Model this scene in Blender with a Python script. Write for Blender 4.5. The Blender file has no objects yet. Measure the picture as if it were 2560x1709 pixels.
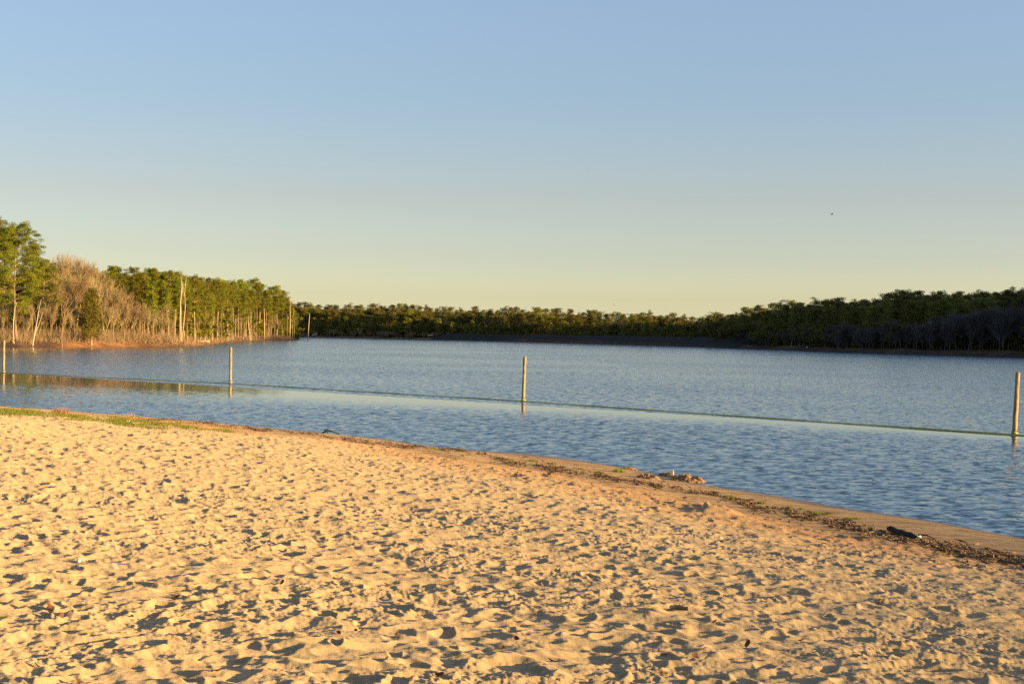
import bpy, math
import numpy as np
from mathutils import Matrix, Vector

R = math.radians
RNG = np.random.default_rng(7)
scene = bpy.context.scene
COL = scene.collection

# ------------------------------------------------------------------ camera
CAM_Z = 3.3
F_PX = 3555.0                       # focal length in photo pixels (2560 wide)
ROLL, PITCH = 0.0185, 0.0039
_f = np.array([0, math.cos(PITCH), -math.sin(PITCH)])
_u0 = np.array([0, math.sin(PITCH), math.cos(PITCH)])
_r0 = np.array([1.0, 0, 0])
CR = math.cos(ROLL) * _r0 + math.sin(ROLL) * _u0
CU = -math.sin(ROLL) * _r0 + math.cos(ROLL) * _u0
CP = np.array([0, 0, CAM_Z])


def ray(px, py):
    return _f * F_PX + CR * (px - 1280.0) + CU * (854.5 - py)


def on_level(px, py, z=0.0):
    d = ray(px, py)
    return CP + d * ((z - CAM_Z) / d[2])


def at_depth(px, py, D):
    d = ray(px, py)
    return CP + d * (D / d[1])


def y_hor(px):
    return 840.6 + 0.0185 * (px - 1280.0)


def xy_of(px, D):
    p = at_depth(px, y_hor(px), D)
    return np.array([p[0], p[1]])


cam_d = bpy.data.cameras.new("camera")
cam = bpy.data.objects.new("camera", cam_d)
COL.objects.link(cam)
m = Matrix.Identity(4)
for i in range(3):
    m[i][0], m[i][1], m[i][2], m[i][3] = CR[i], CU[i], -_f[i], CP[i]
cam.matrix_world = m
cam_d.sensor_width = 36.0
cam_d.lens = F_PX / 2560.0 * 36.0
cam_d.clip_start, cam_d.clip_end = 0.1, 12000.0
scene.camera = cam

# ------------------------------------------------------------------ sun, sky
SUN_AZ, SUN_EL = 113.0, 8.5        # clockwise from the view direction (+Y)
sun_d = bpy.data.lights.new("sun", "SUN")
sun_d.energy = 4.3
sun_d.angle = R(0.7)
sun_d.color = (1.0, 0.66, 0.27)
sun = bpy.data.objects.new("sun", sun_d)
COL.objects.link(sun)
sdir = Vector((math.sin(R(SUN_AZ)) * math.cos(R(SUN_EL)), math.cos(R(SUN_AZ)) * math.cos(R(SUN_EL)), math.sin(R(SUN_EL))))
sun.rotation_euler = sdir.to_track_quat("Z", "Y").to_euler()

world = bpy.data.worlds.new("World")
scene.world = world
world.use_nodes = True
nt = world.node_tree
nt.nodes.clear()


def node(nt, typ, **kw):
    n = nt.nodes.new(typ)
    for k, v in kw.items():
        setattr(n, k, v)
    return n


def ramp(nt, fac, stops, interp="LINEAR"):
    n = node(nt, "ShaderNodeValToRGB")
    n.color_ramp.interpolation = interp
    el = n.color_ramp.elements
    while len(el) > 1:
        el.remove(el[0])
    el[0].position, el[0].color = stops[0][0], (*stops[0][1], 1)
    for p, c in stops[1:]:
        e = el.new(p)
        e.color = (*c, 1)
    nt.links.new(fac, n.inputs[0])
    return n.outputs[0]


def mix(nt, fac, a, b, blend="MIX"):
    n = node(nt, "ShaderNodeMix", data_type="RGBA", blend_type=blend, clamp_factor=True)
    for sock, v in ((n.inputs[0], fac), (n.inputs[6], a), (n.inputs[7], b)):
        if isinstance(v, bpy.types.NodeSocket):
            nt.links.new(v, sock)
        elif isinstance(v, (int, float)):
            sock.default_value = v
        else:
            sock.default_value = (*v, 1)
    return n.outputs[2]


def math_(nt, op, a, b=0.0, c=0.0, clamp=False):
    n = node(nt, "ShaderNodeMath", operation=op, use_clamp=clamp)
    for i, v in enumerate((a, b, c)):
        if isinstance(v, bpy.types.NodeSocket):
            nt.links.new(v, n.inputs[i])
        else:
            n.inputs[i].default_value = v
    return n.outputs[0]


def smap(nt, v, a, b, lo=0.0, hi=1.0):
    n = node(nt, "ShaderNodeMapRange", interpolation_type="SMOOTHSTEP")
    for i, x in enumerate((v, a, b, lo, hi)):
        if isinstance(x, bpy.types.NodeSocket):
            nt.links.new(x, n.inputs[i])
        else:
            n.inputs[i].default_value = x
    return n.outputs[0]


def noise(nt, vec, scale, detail=3.0, rough=0.55, dims="3D"):
    n = node(nt, "ShaderNodeTexNoise", noise_dimensions=dims)
    n.inputs["Scale"].default_value = scale
    n.inputs["Detail"].default_value = detail
    n.inputs["Roughness"].default_value = rough
    if vec is not None:
        nt.links.new(vec, n.inputs["Vector"])
    return n


sky = node(nt, "ShaderNodeTexSky", sky_type="NISHITA", sun_disc=False)
sky.sun_elevation, sky.sun_rotation = R(SUN_EL), R(SUN_AZ)
sky.altitude, sky.air_density, sky.dust_density, sky.ozone_density = 100, 1.0, 1.0, 1.0
tc = node(nt, "ShaderNodeTexCoord")
sep = node(nt, "ShaderNodeSeparateXYZ")
nt.links.new(tc.outputs["Generated"], sep.inputs[0])
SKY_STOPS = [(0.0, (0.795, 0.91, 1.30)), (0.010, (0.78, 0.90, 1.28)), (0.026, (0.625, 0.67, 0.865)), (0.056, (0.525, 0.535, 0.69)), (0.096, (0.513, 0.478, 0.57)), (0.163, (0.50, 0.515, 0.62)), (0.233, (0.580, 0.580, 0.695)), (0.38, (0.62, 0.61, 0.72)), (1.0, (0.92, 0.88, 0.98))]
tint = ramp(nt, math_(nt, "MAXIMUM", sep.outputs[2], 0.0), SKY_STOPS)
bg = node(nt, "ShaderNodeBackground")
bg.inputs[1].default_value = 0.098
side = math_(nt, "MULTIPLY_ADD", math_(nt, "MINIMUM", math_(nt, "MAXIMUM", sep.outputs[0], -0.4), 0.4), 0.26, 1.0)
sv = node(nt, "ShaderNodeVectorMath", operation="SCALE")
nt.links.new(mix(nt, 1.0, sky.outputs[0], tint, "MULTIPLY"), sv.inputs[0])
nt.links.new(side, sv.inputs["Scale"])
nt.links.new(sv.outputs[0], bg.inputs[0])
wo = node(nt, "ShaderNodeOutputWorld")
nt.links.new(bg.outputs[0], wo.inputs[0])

scene.view_settings.view_transform = "Standard"
scene.view_settings.look = "None"
scene.view_settings.gamma = 1.0
scene.view_settings.exposure = 1.82
scene.cycles.use_denoising = False
scene.cycles.max_bounces = 6
scene.cycles.diffuse_bounces = 3

# ------------------------------------------------------------------ mesh helpers


def mesh_np(name, V, faces_list, mats, smooth=False, attrs=None):
    """faces_list: [(int array n x k, material index)]"""
    me = bpy.data.meshes.new(name)
    V = np.ascontiguousarray(V, dtype=np.float32)
    me.vertices.add(len(V))
    me.vertices.foreach_set("co", V.ravel())
    loops, starts, mi, pos = [], [], [], 0
    for Fa, idx in faces_list:
        Fa = np.asarray(Fa, dtype=np.int32)
        if len(Fa) == 0:
            continue
        k = Fa.shape[1]
        loops.append(Fa.ravel())
        starts.append(pos + np.arange(len(Fa), dtype=np.int32) * k)
        mi.append(np.full(len(Fa), idx, dtype=np.int32))
        pos += Fa.size
    loops, starts, mi = np.concatenate(loops), np.concatenate(starts), np.concatenate(mi)
    me.loops.add(len(loops))
    me.loops.foreach_set("vertex_index", loops)
    me.polygons.add(len(starts))
    me.polygons.foreach_set("loop_start", starts)
    me.polygons.foreach_set("material_index", mi)
    me.polygons.foreach_set("use_smooth", np.full(len(starts), smooth, dtype=bool))
    for mt in mats:
        me.materials.append(mt)
    for k, v in (attrs or {}).items():
        a = me.attributes.new(k, "FLOAT", "POINT")
        a.data.foreach_set("value", np.ascontiguousarray(v, dtype=np.float32))
    me.update(calc_edges=True)
    return me


class MB:
    """collects verts and faces of one mesh"""

    def __init__(self):
        self.v, self.f, self.n = [], [], 0

    def add(self, V, Fa, idx=0):
        V = np.asarray(V, dtype=float)
        self.v.append(V)
        self.f.append((np.asarray(Fa, dtype=np.int64) + self.n, idx))
        self.n += len(V)

    def tube(self, P, rad, sides=6, idx=0, cap=True):
        P = np.asarray(P, float)
        rad = np.broadcast_to(np.asarray(rad, float), (len(P),))
        T = np.gradient(P, axis=0)
        T /= np.linalg.norm(T, axis=1, keepdims=True) + 1e-9
        ref = np.array([0, 0, 1.0]) if abs(T[0][2]) < 0.9 else np.array([1.0, 0, 0])
        A = np.cross(T, ref)
        A /= np.linalg.norm(A, axis=1, keepdims=True) + 1e-9
        B = np.cross(T, A)
        an = np.arange(sides) / sides * 2 * np.pi
        ring = A[:, None, :] * np.cos(an)[None, :, None] + B[:, None, :] * np.sin(an)[None, :, None]
        V = (P[:, None, :] + ring * rad[:, None, None]).reshape(-1, 3)
        i = np.arange(len(P) - 1)[:, None] * sides
        j = np.arange(sides)[None, :]
        j2 = (j + 1) % sides
        Fa = np.stack([i + j, i + j2, i + sides + j2, i + sides + j], -1).reshape(-1, 4)
        self.add(V, Fa, idx)
        if cap:
            k0 = self.n - len(V)
            self.f.append((np.array([list(range(sides - 1, -1, -1))]) + k0, idx))
            self.f.append((np.array([list(range(sides))]) + k0 + (len(P) - 1) * sides, idx))

    def tris(self, V, idx=0):
        V = np.asarray(V, float).reshape(-1, 3)
        self.add(V, np.arange(len(V)).reshape(-1, 3), idx)

    def build(self, name, mats, smooth=False):
        return mesh_np(name, np.concatenate(self.v), self.f, mats, smooth)


def obj(name, me, parent=None, loc=(0, 0, 0), rz=0.0, sc=(1, 1, 1)):
    o = bpy.data.objects.new(name, me)
    COL.objects.link(o)
    if parent is not None:
        o.parent = parent
    o.location, o.rotation_euler, o.scale = loc, (0, 0, rz), sc
    return o


def tag(o, label=None, cat=None, group=None, kind=None):
    if label:
        o["label"] = label
    if cat:
        o["category"] = cat
    if group:
        o["group"] = group
    if kind:
        o["kind"] = kind
    return o


def fractal(shape, res, lam_min, lam_max, beta, seed, stretch=1.0):
    """periodic fractal noise, unit rms; wavelengths in metres"""
    rg = np.random.default_rng(seed)
    fy = np.fft.fftfreq(shape[0], res)[:, None]
    fx = np.fft.rfftfreq(shape[1], res)[None, :] * stretch
    k = np.sqrt(fx ** 2 + fy ** 2)
    amp = np.where((k > 1 / lam_max) & (k < 1 / lam_min), np.maximum(k, 1e-6) ** (-beta), 0)
    ph = rg.normal(size=k.shape) + 1j * rg.normal(size=k.shape)
    h = np.fft.irfft2(ph * amp, s=shape)
    return (h / h.std()).astype(np.float32)


def bilin(grid, x0, y0, res, x, y):
    u = np.clip((x - x0) / res, 0, grid.shape[1] - 1.001)
    v = np.clip((y - y0) / res, 0, grid.shape[0] - 1.001)
    i, j = u.astype(int), v.astype(int)
    a, b = u - i, v - j
    a, b = a * a * (3 - 2 * a), b * b * (3 - 2 * b)
    return (grid[j, i] * (1 - a) + grid[j, i + 1] * a) * (1 - b) + (grid[j + 1, i] * (1 - a) + grid[j + 1, i + 1] * a) * b


# ------------------------------------------------------------------ materials


def new_mat(name):
    mt = bpy.data.materials.new(name)
    mt.use_nodes = True
    nt = mt.node_tree
    nt.nodes.clear()
    out = node(nt, "ShaderNodeOutputMaterial")
    b = node(nt, "ShaderNodeBsdfPrincipled")
    nt.links.new(b.outputs[0], out.inputs[0])
    return mt, nt, b, out


def set_in(nt, b, name, v):
    if isinstance(v, bpy.types.NodeSocket):
        nt.links.new(v, b.inputs[name])
    elif isinstance(v, (tuple, list)):
        b.inputs[name].default_value = (*v, 1)
    else:
        b.inputs[name].default_value = v


def mat_noise(name, c1, c2, scale=4.0, rough=0.85, bump=0.0, stretch=None, rand=0.0):
    mt, nt, b, _ = new_mat(name)
    tcn = node(nt, "ShaderNodeTexCoord")
    vec = tcn.outputs["Object"]
    if stretch:
        mp = node(nt, "ShaderNodeMapping")
        mp.inputs["Scale"].default_value = stretch
        nt.links.new(vec, mp.inputs[0])
        vec = mp.outputs[0]
    nz = noise(nt, vec, scale, 5.0, 0.6)
    c = mix(nt, smap(nt, nz.outputs["Fac"], 0.3, 0.7), c1, c2)
    if rand:
        oi = node(nt, "ShaderNodeObjectInfo")
        hsv = node(nt, "ShaderNodeHueSaturation")
        nt.links.new(c, hsv.inputs["Color"])
        nt.links.new(smap(nt, oi.outputs["Random"], 0, 1, 1 - rand, 1 + rand), hsv.inputs["Value"])
        nt.links.new(math_(nt, "MULTIPLY_ADD", oi.outputs["Random"], 0.05, 0.475), hsv.inputs["Hue"])
        c = hsv.outputs[0]
    set_in(nt, b, "Base Color", c)
    set_in(nt, b, "Roughness", rough)
    set_in(nt, b, "Specular IOR Level", 0.25)
    if bump:
        bp = node(nt, "ShaderNodeBump")
        bp.inputs["Strength"].default_value = bump
        bp.inputs["Distance"].default_value = 0.02
        nt.links.new(nz.outputs["Fac"], bp.inputs["Height"])
        nt.links.new(bp.outputs[0], b.inputs["Normal"])
    return mt


def mat_foliage(name, c1, c2, scale=0.5, trans=0.35, rand=0.25):
    mt, nt, b, out = new_mat(name)
    tcn = node(nt, "ShaderNodeTexCoord")
    nz = noise(nt, tcn.outputs["Object"], scale, 4.0, 0.65)
    c = mix(nt, smap(nt, nz.outputs["Fac"], 0.32, 0.68), c1, c2)
    oi = node(nt, "ShaderNodeObjectInfo")
    hsv = node(nt, "ShaderNodeHueSaturation")
    nt.links.new(c, hsv.inputs["Color"])
    nt.links.new(smap(nt, oi.outputs["Random"], 0, 1, 1 - rand, 1 + rand), hsv.inputs["Value"])
    nt.links.new(math_(nt, "MULTIPLY_ADD", oi.outputs["Random"], 0.05, 0.475), hsv.inputs["Hue"])
    c = hsv.outputs[0]
    set_in(nt, b, "Base Color", c)
    set_in(nt, b, "Roughness", 0.7)
    set_in(nt, b, "Specular IOR Level", 0.2)
    tr = node(nt, "ShaderNodeBsdfTranslucent")
    nt.links.new(c, tr.inputs[0])
    ms = node(nt, "ShaderNodeMixShader")
    ms.inputs[0].default_value = trans
    nt.links.new(b.outputs[0], ms.inputs[1])
    nt.links.new(tr.outputs[0], ms.inputs[2])
    nt.links.new(ms.outputs[0], out.inputs[0])
    return mt


M = {}
M["needles"] = mat_foliage("pine_needles", (0.085, 0.112, 0.010), (0.255, 0.245, 0.018), 0.45)
M["needles_far"] = mat_foliage("far_pine_needles", (0.110, 0.112, 0.024), (0.205, 0.185, 0.034), 0.25)
M["needles_young_lit"] = mat_foliage("young_and_sunlit_pine_needles", (0.120, 0.130, 0.016), (0.230, 0.210, 0.024), 0.4)
M["cedar"] = mat_foliage("cedar_foliage", (0.110, 0.105, 0.012), (0.200, 0.175, 0.022), 0.8)
M["bark"] = mat_noise("pine_bark", (0.17, 0.115, 0.07), (0.33, 0.25, 0.165), 1.6, 0.9, 0.4, (1, 1, 0.25), 0.2)
M["bark_warm"] = mat_noise("warm_pine_bark", (0.14, 0.092, 0.052), (0.29, 0.205, 0.125), 1.6, 0.9, 0.4, (1, 1, 0.25), 0.2)  # warmer, slightly darker bark for the high-crowned pines
M["bare"] = mat_noise("bare_wood", (0.185, 0.132, 0.068), (0.285, 0.212, 0.115), 0.8, 0.9, 0.0, (1, 1, 0.3), 0.2)
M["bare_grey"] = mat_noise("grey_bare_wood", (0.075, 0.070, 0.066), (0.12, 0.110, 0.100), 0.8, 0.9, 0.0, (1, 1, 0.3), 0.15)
M["bare_dark"] = mat_noise("bare_wood_far", (0.16, 0.115, 0.075), (0.26, 0.195, 0.13), 0.8, 0.9, 0.0, (1, 1, 0.3), 0.2)
M["snag"] = mat_noise("bleached_wood", (0.30, 0.23, 0.15), (0.52, 0.43, 0.30), 1.2, 0.85, 0.3, (1, 1, 0.15))
M["post"] = mat_noise("weathered_post_wood", (0.16, 0.11, 0.065), (0.38, 0.29, 0.18), 7.0, 0.8, 0.6, (4, 4, 0.35))
_pn = M["post"].node_tree
_pb = next(n for n in _pn.nodes if n.type == "BSDF_PRINCIPLED")
_src = _pb.inputs["Base Color"].links[0].from_socket
_tc = node(_pn, "ShaderNodeTexCoord")
_sx = node(_pn, "ShaderNodeSeparateXYZ")
_pn.links.new(_tc.outputs["Object"], _sx.inputs[0])
_zn = math_(_pn, "ADD", _sx.outputs[2], math_(_pn, "MULTIPLY_ADD", noise(_pn, _tc.outputs["Object"], 9.0, 4, 0.6).outputs["Fac"], 0.5, -0.25))
_c = mix(_pn, smap(_pn, _zn, 0.30, 0.02), _src, (0.075, 0.058, 0.036))
_crack = noise(_pn, _tc.outputs["Object"], 1.0, 4, 0.7)
_mp = node(_pn, "ShaderNodeMapping")
_mp.inputs["Scale"].default_value = (38, 38, 1.6)
_pn.links.new(_tc.outputs["Object"], _mp.inputs[0])
_pn.links.new(_mp.outputs[0], _crack.inputs["Vector"])
_c = mix(_pn, smap(_pn, _crack.outputs["Fac"], 0.58, 0.66), _c, (0.06, 0.045, 0.03))
_pn.links.new(_c, _pb.inputs["Base Color"])
M["boom"] = mat_noise("algae_covered_rope", (0.40, 0.37, 0.09), (0.60, 0.55, 0.18), 8.0, 0.8, 0.4)
M["dark_wood"] = mat_noise("dark_driftwood", (0.012, 0.011, 0.010), (0.035, 0.030, 0.024), 14.0, 0.8, 0.6, (1, 4, 4))
M["debris"] = mat_noise("wrack_debris", (0.060, 0.037, 0.022), (0.22, 0.145, 0.08), 6.0, 0.9)
M["grass"] = mat_foliage("green_grass", (0.13, 0.17, 0.016), (0.25, 0.27, 0.035), 2.0, 0.4)
M["straw"] = mat_foliage("dry_grass", (0.36, 0.23, 0.09), (0.52, 0.36, 0.17), 2.0, 0.3)
M["leaf"] = mat_noise("dry_leaf", (0.075, 0.030, 0.013), (0.17, 0.072, 0.03), 20.0, 0.7)
M["white"] = mat_noise("white_shell", (0.72, 0.68, 0.60), (0.85, 0.82, 0.75), 20.0, 0.6)
M["bird"] = mat_noise("bird_plumage", (0.03, 0.03, 0.03), (0.07, 0.065, 0.06), 8.0, 0.8)
M["brush"] = mat_noise("brush_twigs", (0.16, 0.112, 0.066), (0.27, 0.195, 0.115), 0.3, 0.9)

# sand
mt, nt, b, _ = new_mat("beach_sand")
tcn = node(nt, "ShaderNodeTexCoord")
P = tcn.outputs["Object"]
at = node(nt, "ShaderNodeAttribute", attribute_name="shore")
s_ = at.outputs["Fac"]
n1 = noise(nt, P, 0.35, 4, 0.6)
n2 = noise(nt, P, 9.0, 5, 0.7)
n3 = noise(nt, P, 120.0, 3, 0.7)
s_n = math_(nt, "ADD", s_, math_(nt, "MULTIPLY_ADD", n1.outputs["Fac"], 3.0, -1.5))
dry = mix(nt, smap(nt, n2.outputs["Fac"], 0.3, 0.7), (0.298, 0.225, 0.125), (0.385, 0.295, 0.171))
damp = mix(nt, smap(nt, n2.outputs["Fac"], 0.3, 0.7), (0.24, 0.165, 0.086), (0.33, 0.232, 0.124))
clay = (0.33, 0.205, 0.098)
c = mix(nt, smap(nt, s_n, 2.6, 4.6), damp, clay)
c = mix(nt, smap(nt, s_n, 4.2, 9.0), c, dry)
mpd = node(nt, "ShaderNodeMapping")
mpd.inputs["Rotation"].default_value = (0, 0, R(49))
mpd.inputs["Scale"].default_value = (0.5, 2.6, 1)
nt.links.new(P, mpd.inputs[0])
stk = noise(nt, mpd.outputs[0], 1.6, 6, 0.72)
dirt = math_(nt, "MULTIPLY", smap(nt, stk.outputs["Fac"], 0.47, 0.60), smap(nt, s_n, 6.0, 3.0))
c = mix(nt, math_(nt, "MULTIPLY", dirt, 0.7), c, (0.10, 0.062, 0.032))
c = mix(nt, smap(nt, s_, 0.55, 0.10), c, (0.10, 0.066, 0.038))
spk = smap(nt, n3.outputs["Fac"], 0.60, 0.72)
c = mix(nt, math_(nt, "MULTIPLY", spk, 0.5), c, (0.20, 0.12, 0.06))
set_in(nt, b, "Base Color", c)
set_in(nt, b, "Roughness", smap(nt, s_, 0.1, 0.6, 0.35, 0.95))
set_in(nt, b, "Specular IOR Level", 0.2)
set_in(nt, b, "Diffuse Roughness", 1.0)
bp = node(nt, "ShaderNodeBump")
bp.inputs["Strength"].default_value = 0.4
bp.inputs["Distance"].default_value = 0.008
nt.links.new(math_(nt, "ADD", n3.outputs["Fac"], noise(nt, P, 40.0, 4, 0.65).outputs["Fac"]), bp.inputs["Height"])
nt.links.new(bp.outputs[0], b.inputs["Normal"])
M["sand"] = mt

# far ground
mt, nt, b, _ = new_mat("far_ground")
tcn = node(nt, "ShaderNodeTexCoord")
P = tcn.outputs["Object"]
bank = node(nt, "ShaderNodeAttribute", attribute_name="bank").outputs["Fac"]
dama = node(nt, "ShaderNodeAttribute", attribute_name="dam").outputs["Fac"]
lefta = node(nt, "ShaderNodeAttribute", attribute_name="clay").outputs["Fac"]
n1 = noise(nt, P, 0.25, 5, 0.7)
n2 = noise(nt, P, 0.9, 5, 0.7)
litter = mix(nt, smap(nt, n2.outputs["Fac"], 0.3, 0.7), (0.11, 0.065, 0.035), (0.24, 0.14, 0.075))
clayc = mix(nt, smap(nt, n1.outputs["Fac"], 0.3, 0.7), (0.15, 0.070, 0.032), (0.36, 0.19, 0.085))
farb = mix(nt, smap(nt, n1.outputs["Fac"], 0.3, 0.7), (0.045, 0.033, 0.025), (0.11, 0.072, 0.048))
bk = mix(nt, lefta, farb, clayc)
c = mix(nt, smap(nt, math_(nt, "ADD", bank, math_(nt, "MULTIPLY_ADD", n2.outputs["Fac"], 6.0, -3.0)), 2.0, 4.5), bk, litter)
c = mix(nt, dama, c, mix(nt, smap(nt, n2.outputs["Fac"], 0.3, 0.7), (0.022, 0.022, 0.021), (0.042, 0.039, 0.033)))
set_in(nt, b, "Base Color", c)
set_in(nt, b, "Roughness", 0.95)
set_in(nt, b, "Specular IOR Level", 0.1)
M["ground"] = mt

# ------------------------------------------------------------------ lake outline
near_px = [(0, 1016), (300, 1036), (640, 1066), (960, 1099), (1300, 1134), (1600, 1179), (1960, 1238), (2260, 1291), (2560, 1346)]
near = [on_level(x, y)[:2] for x, y in near_px]
d0 = near[0] - near[1]
d0 /= np.linalg.norm(d0)
near = [near[0] + d0 * 110, near[0] + d0 * 40] + near + [near[-1] + np.array([0.62, -0.78]) * 30, near[-1] + np.array([0.66, -0.75]) * 90]
left_pts = [(744, 586), (715, 568), (690, 556), (650, 515), (610, 470), (570, 425), (540, 372), (520, 345), (480, 300), (440, 279), (400, 273), (330, 268), (240, 256), (170, 249), (150, 247), (90, 243), (40, 236), (0, 236), (-120, 232), (-420, 215)]
far_pts = [(-300, 1100), (300, 1020), (740, 1003), (870, 965), (1020, 926), (1160, 893), (1300, 856), (1430, 782), (1560, 711), (1680, 664), (1780, 627), (1900, 575), (2000, 525), (2100, 484), (2250, 455), (2400, 436), (2560, 423), (2700, 392), (2900, 352), (3300, 300), (3900, 262)]
poly = list(near) + [np.array([330, -120.0]), np.array([420, 190.0])]
poly += [xy_of(*p) for p in far_pts[::-1]]
poly += [xy_of(300, 800), xy_of(560, 690), xy_of(700, 625)]
poly += [xy_of(*p) for p in left_pts]
poly = np.array(poly)
N_NEAR = len(near)
N_FAR0 = N_NEAR + 2
N_FAR1 = N_FAR0 + len(far_pts)
near = np.array(near)


def seg_dist(x, y, A, B):
    dx, dy = B[0] - A[0], B[1] - A[1]
    t = np.clip(((x - A[0]) * dx + (y - A[1]) * dy) / (dx * dx + dy * dy), 0, 1)
    return np.hypot(x - A[0] - t * dx, y - A[1] - t * dy)


def lake(x, y):
    """distance to the shore (positive on land) and the nearest kind of shore"""
    x, y = np.asarray(x, float), np.asarray(y, float)
    best = np.full(x.shape, 1e9)
    kind = np.zeros(x.shape, int)
    inside = np.zeros(x.shape, bool)
    n = len(poly)
    for i in range(n):
        A, B = poly[i], poly[(i + 1) % n]
        d = seg_dist(x, y, A, B)
        k = 0 if (i < N_NEAR + 1) else (1 if i < N_FAR0 + 11 else (2 if i < N_FAR1 else 3))
        w = d < best
        best = np.where(w, d, best)
        kind = np.where(w, k, kind)
        if A[1] != B[1]:
            c = ((A[1] > y) != (B[1] > y)) & (x < (B[0] - A[0]) * (y - A[1]) / (B[1] - A[1]) + A[0])
            inside ^= c
    return np.where(inside, -best, best), kind


def beach_z(s):
    return np.where(s < 0, np.maximum(0.07 * s, -1.5), np.where(s < 3.5, 0.06 * s, 0.21 + 1.85 * (1 - np.exp(-np.maximum(s - 3.5, 0) / 14))))


dam_line = [xy_of(px, D + 17) for px, D in ((1130, 901), (1300, 856), (1430, 782), (1560, 711), (1680, 664), (1800, 622), (1900, 590))]


def dam_dist(x, y):
    return np.min([seg_dist(x, y, dam_line[i], dam_line[i + 1]) for i in range(len(dam_line) - 1)], axis=0)


def ground_full(x, y):
    x, y = np.asarray(x, float), np.asarray(y, float)
    sd, kind = lake(x, y)
    wob = 0.5 * np.sin(x * 0.31 + 1.3 * np.sin(y * 0.17)) + 0.35 * np.sin(x * 0.83 + y * 0.71)
    lp = np.maximum(sd, 0)
    bankh = np.clip(lp / 3.0, 0, 1) * (1.1 + 0.5 * wob)
    far = bankh + np.clip((lp - 25) * 0.06, 0, 9)
    right = bankh + np.clip(lp * 0.05, 0, 8) + np.clip((np.degrees(np.arctan2(x, y)) - 21.2) / 6.0, 0, 1) * np.clip(lp * 0.3, 0, 34)  # last term: unseen hill off to the right, raised to shade the wood
    left = bankh + np.clip(lp * 0.025, 0, 3)
    h = np.where(kind == 0, beach_z(sd) - 0.3, np.where(kind == 1, right, np.where(kind == 2, far, left)))
    h = np.where(sd < 0, np.maximum(-0.12 * np.abs(sd), -2.0) - np.where(kind == 0, 0.3, 0.0), h)
    dd = dam_dist(x, y)
    damh = 4.6 - np.maximum(dd - 4.0, 0) * 0.42
    isdam = (damh > h) & (sd > -2)
    h = np.where(isdam, damh, h)
    return h, sd, kind, isdam


def gz(x, y):
    return float(ground_full(np.array([x]), np.array([y]))[0][0])


az = np.radians(np.concatenate([np.linspace(-180, -76, 27), np.linspace(-75, 75, 760), np.linspace(76, 180, 27)]))
rr = np.concatenate([np.linspace(0.5, 200, 70), np.linspace(202, 1100, 460), np.geomspace(1110, 6000, 45)])
Rg, Ag = np.meshgrid(rr, az, indexing="ij")
X, Y = (Rg * np.sin(Ag)).ravel(), (Rg * np.cos(Ag)).ravel()
H, SD, KD, DM = ground_full(X, Y)
nr, na = len(rr), len(az)
i, j = np.meshgrid(np.arange(nr - 1), np.arange(na - 1), indexing="ij")
Fq = np.stack([i * na + j, i * na + j + 1, (i + 1) * na + j + 1, (i + 1) * na + j], -1).reshape(-1, 4)[:, ::-1]
me = mesh_np("ground", np.stack([X, Y, H], 1), [(Fq, 0)], [M["ground"]], True,
             {"bank": SD, "dam": DM.astype(float), "clay": 0.30 * (KD == 2) + (KD == 3) * np.interp(1280 + F_PX * X / np.maximum(Y, 1), [120, 165, 330, 400, 470, 500, 540, 580, 640, 700], [0.1, 1, 1, 0.35, 0.5, 1, 0.9, 0.3, 0.3, 0.6])})  # clay soil on the left bank; the far shore's share paints it sunlit
tag(obj("ground", me), kind="structure")

# ------------------------------------------------------------------ beach
rng = np.random.default_rng(21)


def _shore_range():
    na_ = np.arctan2(near[:, 0], near[:, 1])
    az_f = np.linspace(na_.min(), na_.max(), 4000)
    rf = np.full(az_f.shape, 1e9)
    for k in range(len(near) - 1):
        A, B = near[k], near[k + 1]
        den = np.sin(az_f) * (B[1] - A[1]) - np.cos(az_f) * (B[0] - A[0])
        t = (A[0] * (B[1] - A[1]) - A[1] * (B[0] - A[0])) / np.where(abs(den) < 1e-9, 1e-9, den)
        L2 = ((B - A) ** 2).sum()
        u = ((t * np.sin(az_f) - A[0]) * (B[0] - A[0]) + (t * np.cos(az_f) - A[1]) * (B[1] - A[1])) / L2
        ok = (u > -1e-6) & (u < 1 + 1e-6) & (t > 0)
        rf = np.where(ok, np.minimum(rf, t), rf)
    return az_f, rf


SHORE_AZ, SHORE_R = _shore_range()


def shore_s(x, y):
    """distance from the water's edge, positive on the camera's side (this shore is star-shaped from the camera)"""
    d = np.full(x.shape, 1e9)
    for k in range(len(near) - 1):
        d = np.minimum(d, seg_dist(x, y, near[k], near[k + 1]))
    return np.where(np.hypot(x, y) < np.interp(np.arctan2(x, y), SHORE_AZ, SHORE_R), d, -d)


# footprints: position, heading, size, depth
NF = 30000
fx = rng.uniform(-42, 26, NF * 4)
fy = rng.uniform(2.5, 62, NF * 4)
ok = (np.abs(np.degrees(np.arctan2(fx, fy))) < 36)
fs = shore_s(fx, fy)
ok &= fs > 4.2 + rng.normal(0, 0.8, fs.shape)
dens = np.clip(1.25 - np.hypot(fx, fy) * 0.012, 0.5, 1)
ok &= rng.random(fs.shape) < dens
fx, fy = fx[ok][:NF], fy[ok][:NF]
n_f = len(fx)
fth = rng.uniform(0, 2 * np.pi, n_f)
fa = rng.uniform(0.075, 0.17, n_f) * np.where(rng.random(n_f) < 0.2, 1.65, 1.0)
fb = fa * rng.uniform(0.4, 0.62, n_f)
fd = rng.uniform(0.004, 0.027, n_f)
fsk = rng.uniform(-0.5, 0.5, n_f)


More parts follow.
